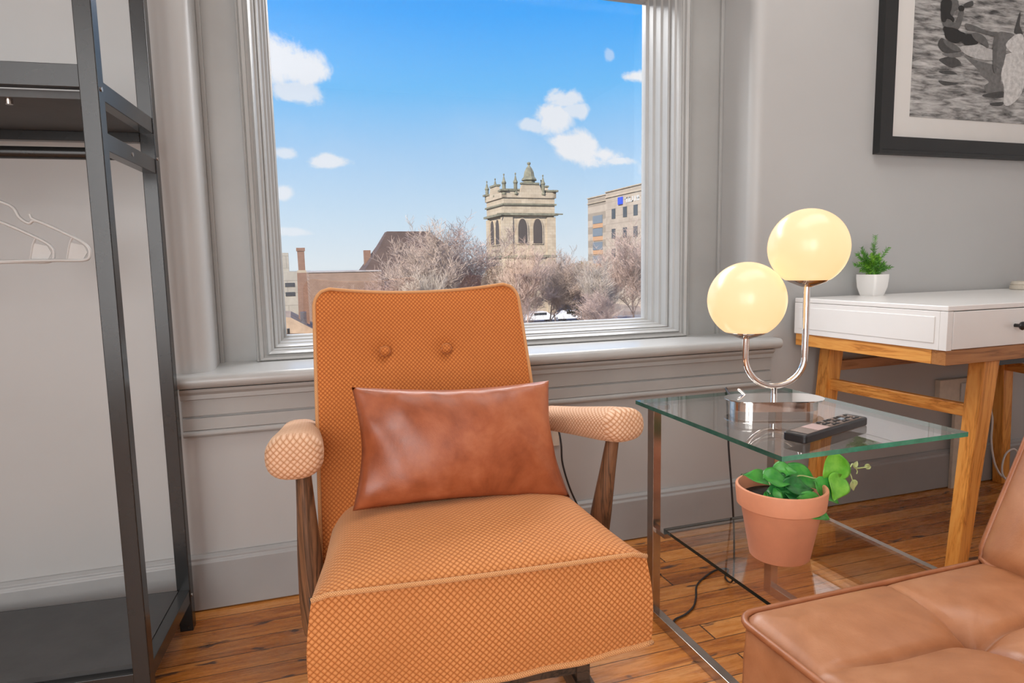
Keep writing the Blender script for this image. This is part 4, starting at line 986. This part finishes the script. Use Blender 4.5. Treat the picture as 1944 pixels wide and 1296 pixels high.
# bare trees
def tree_mesh(seed, h, spread, levels, name, mm, r0=.16, up_=.35):
    rnd = random.Random(seed); vs = []; fs = []
    def seg(a, b, ra, rb, n):
        d = (b-a).normalized(); o1 = d.orthogonal().normalized(); o2 = d.cross(o1); i0 = len(vs)
        for p, r in ((a, max(ra, .016)), (b, max(rb, .013))):
            for k in range(n): q = p+(o1*cos(2*pi*k/n)+o2*sin(2*pi*k/n))*r; vs.append(tuple(q))
        for k in range(n): fs.append((i0+k, i0+(k+1) % n, i0+n+(k+1) % n, i0+n+k))
    def grow(p, d, ln, r, lv):
        n = 6 if lv == 0 else (4 if lv < 3 else 3); steps = 4 if lv < 2 else (3 if lv < 4 else 2)
        for sidx in range(steps):
            d = (d+Vector((rnd.uniform(-1, 1), rnd.uniform(-1, 1), rnd.uniform(-.4, 1)*up_))*.22).normalized()
            q = p+d*ln/steps; r2 = r*(.86 if lv < 2 else .80); seg(p, q, r, r2, n)
            if lv < levels and (lv > 0 or sidx >= 1):
                for _ in range(2):
                    ax = Vector((rnd.uniform(-1, 1), rnd.uniform(-1, 1), rnd.uniform(-.2, .7))).normalized()
                    nd = (d*(1-spread)+ax*spread*1.25).normalized()
                    grow(q, nd, ln*rnd.uniform(.52, .72), r2*.55, lv+1)
            p, r = q, r2
    grow(Vector((0, 0, 0)), Vector((0, 0, 1)), h*.55, r0, 0)
    hm = max(v[2] for v in vs); vs = [(a*h/hm, b*h/hm, c*h/hm) for a, b, c in vs]
    me = bpy.data.meshes.new(name); me.from_pydata(vs, [], fs); me.materials.append(M[mm]); return me
TMS = [tree_mesh(11, 12, .48, 5, 'tree_branches_a', 'bark'), tree_mesh(23, 12, .52, 5, 'tree_branches_b', 'bark2'), tree_mesh(37, 12, .40, 5, 'tree_branches_c', 'bark3', .2, .6), tree_mesh(51, 12, .44, 5, 'tree_branches_d', 'bark2', .17, .5)]
trees = [(13.5, 60, 1.05, 0, .3, 'bare grey tree whose crown rises right of the brown hip roof'), (17.5, 64, 1.12, 1, 1.2, 'bare pinkish tree left of the church tower'),
    (20.5, 58, .88, 3, 2.2, 'bare pinkish tree in front of the tower left side'), (24.5, 62, .82, 0, 3.0, 'bare grey tree in front of the tower middle'), (27.5, 57, .74, 2, .8, 'pale barked tree in front of the tower right side'),
    (31, 66, .86, 1, 4.1, 'bare tree in the gap between tower and office block'), (33.2, 60, 1.05, 3, 5.0, 'tall bare tree covering the office block left half'), (36.5, 61, 1.02, 1, 2.7, 'tall bare tree at the right window edge'),
    (33.5, 50, .72, 2, 1.9, 'pale low tree in front of the office block'), (7.2, 62, .60, 3, .9, 'small bare tree left in front of the hip roof'), (11.2, 56, .66, 2, 2.5, 'pale small tree in front of the hip roof centre'),
    (9.3, 66, .78, 1, 3.5, 'thin pinkish tree before the brown roof slope'), (22.5, 46, .55, 1, 5.6, 'near low bare tree just right of the chair back'), (27, 45, .52, 3, .1, 'near low bare tree above the parked cars'),
    (32, 44, .55, 0, 3.3, 'near low grey tree at the lower right window'), (5.0, 70, .52, 0, 4.4, 'small twiggy tree before the tan brick wall'), (29.5, 72, .80, 1, 2.0, 'fine twiggy tree behind the right tower corner'), (15.5, 48, .52, 1, 1.5, 'near low bare tree behind the chair back')]
for (x, y, sc, k, rz, lab) in trees:
    t_ = bpy.data.objects.new('bare_tree', TMS[k]); COL.objects.link(t_); t_.location = (x, y, GZ); t_.scale = (sc, sc, sc); t_.rotation_euler = (0, 0, rz); tag(t_, lab, 'tree', 'bare winter trees outside the window')
# brown leafy shrub tree
bm = BM(); rnd = random.Random(5)
for i in range(5200):
    a = rnd.uniform(0, 2*pi); zz = rnd.uniform(-1, 1); r = rnd.uniform(.55, 1.0)**.5; p = Vector((r*sqrt(1-zz*zz)*cos(a)*3.4, r*sqrt(1-zz*zz)*sin(a)*3, r*zz*3.6+4.6)); d = Vector((rnd.uniform(-1, 1), rnd.uniform(-1, 1), rnd.uniform(-1, 1))).normalized()*.13
    e = d.orthogonal().normalized()*.08; bm.faces.new([bm.verts.new(q) for q in (p-d, p+e, p+d, p-e)])
sh = thing('brown_leafed_tree', 'round olive brown leafy tree between the tower and the office block', 'tree', (34.5, 76, GZ)); obj('foliage', bm, 'bush', sh)
bm = BM(); tube(bm, [(0, 0, 0), (.1, 0, 2), (0, 0, 4.5)], [.25, .18, .1], 8); obj('trunk', bm, 'bark', sh)
# low undergrowth
bm = BM(); rnd = random.Random(9)
for i in range(9000):
    x = rnd.uniform(4, 52); y = rnd.uniform(38, 76); z = rnd.uniform(0, 1)**2*2.2; p = Vector((x, y, GZ+z)); d = Vector((rnd.uniform(-.5, .5), rnd.uniform(-.5, .5), 1)).normalized()*rnd.uniform(.3, .9); e = d.orthogonal().normalized()*.025
    bm.faces.new([bm.verts.new(q) for q in (p-e, p+e, p+d)])
tag(obj('undergrowth', bm, 'bark3'), 'tangle of pale winter brush below the trees', 'brush', kind='stuff')
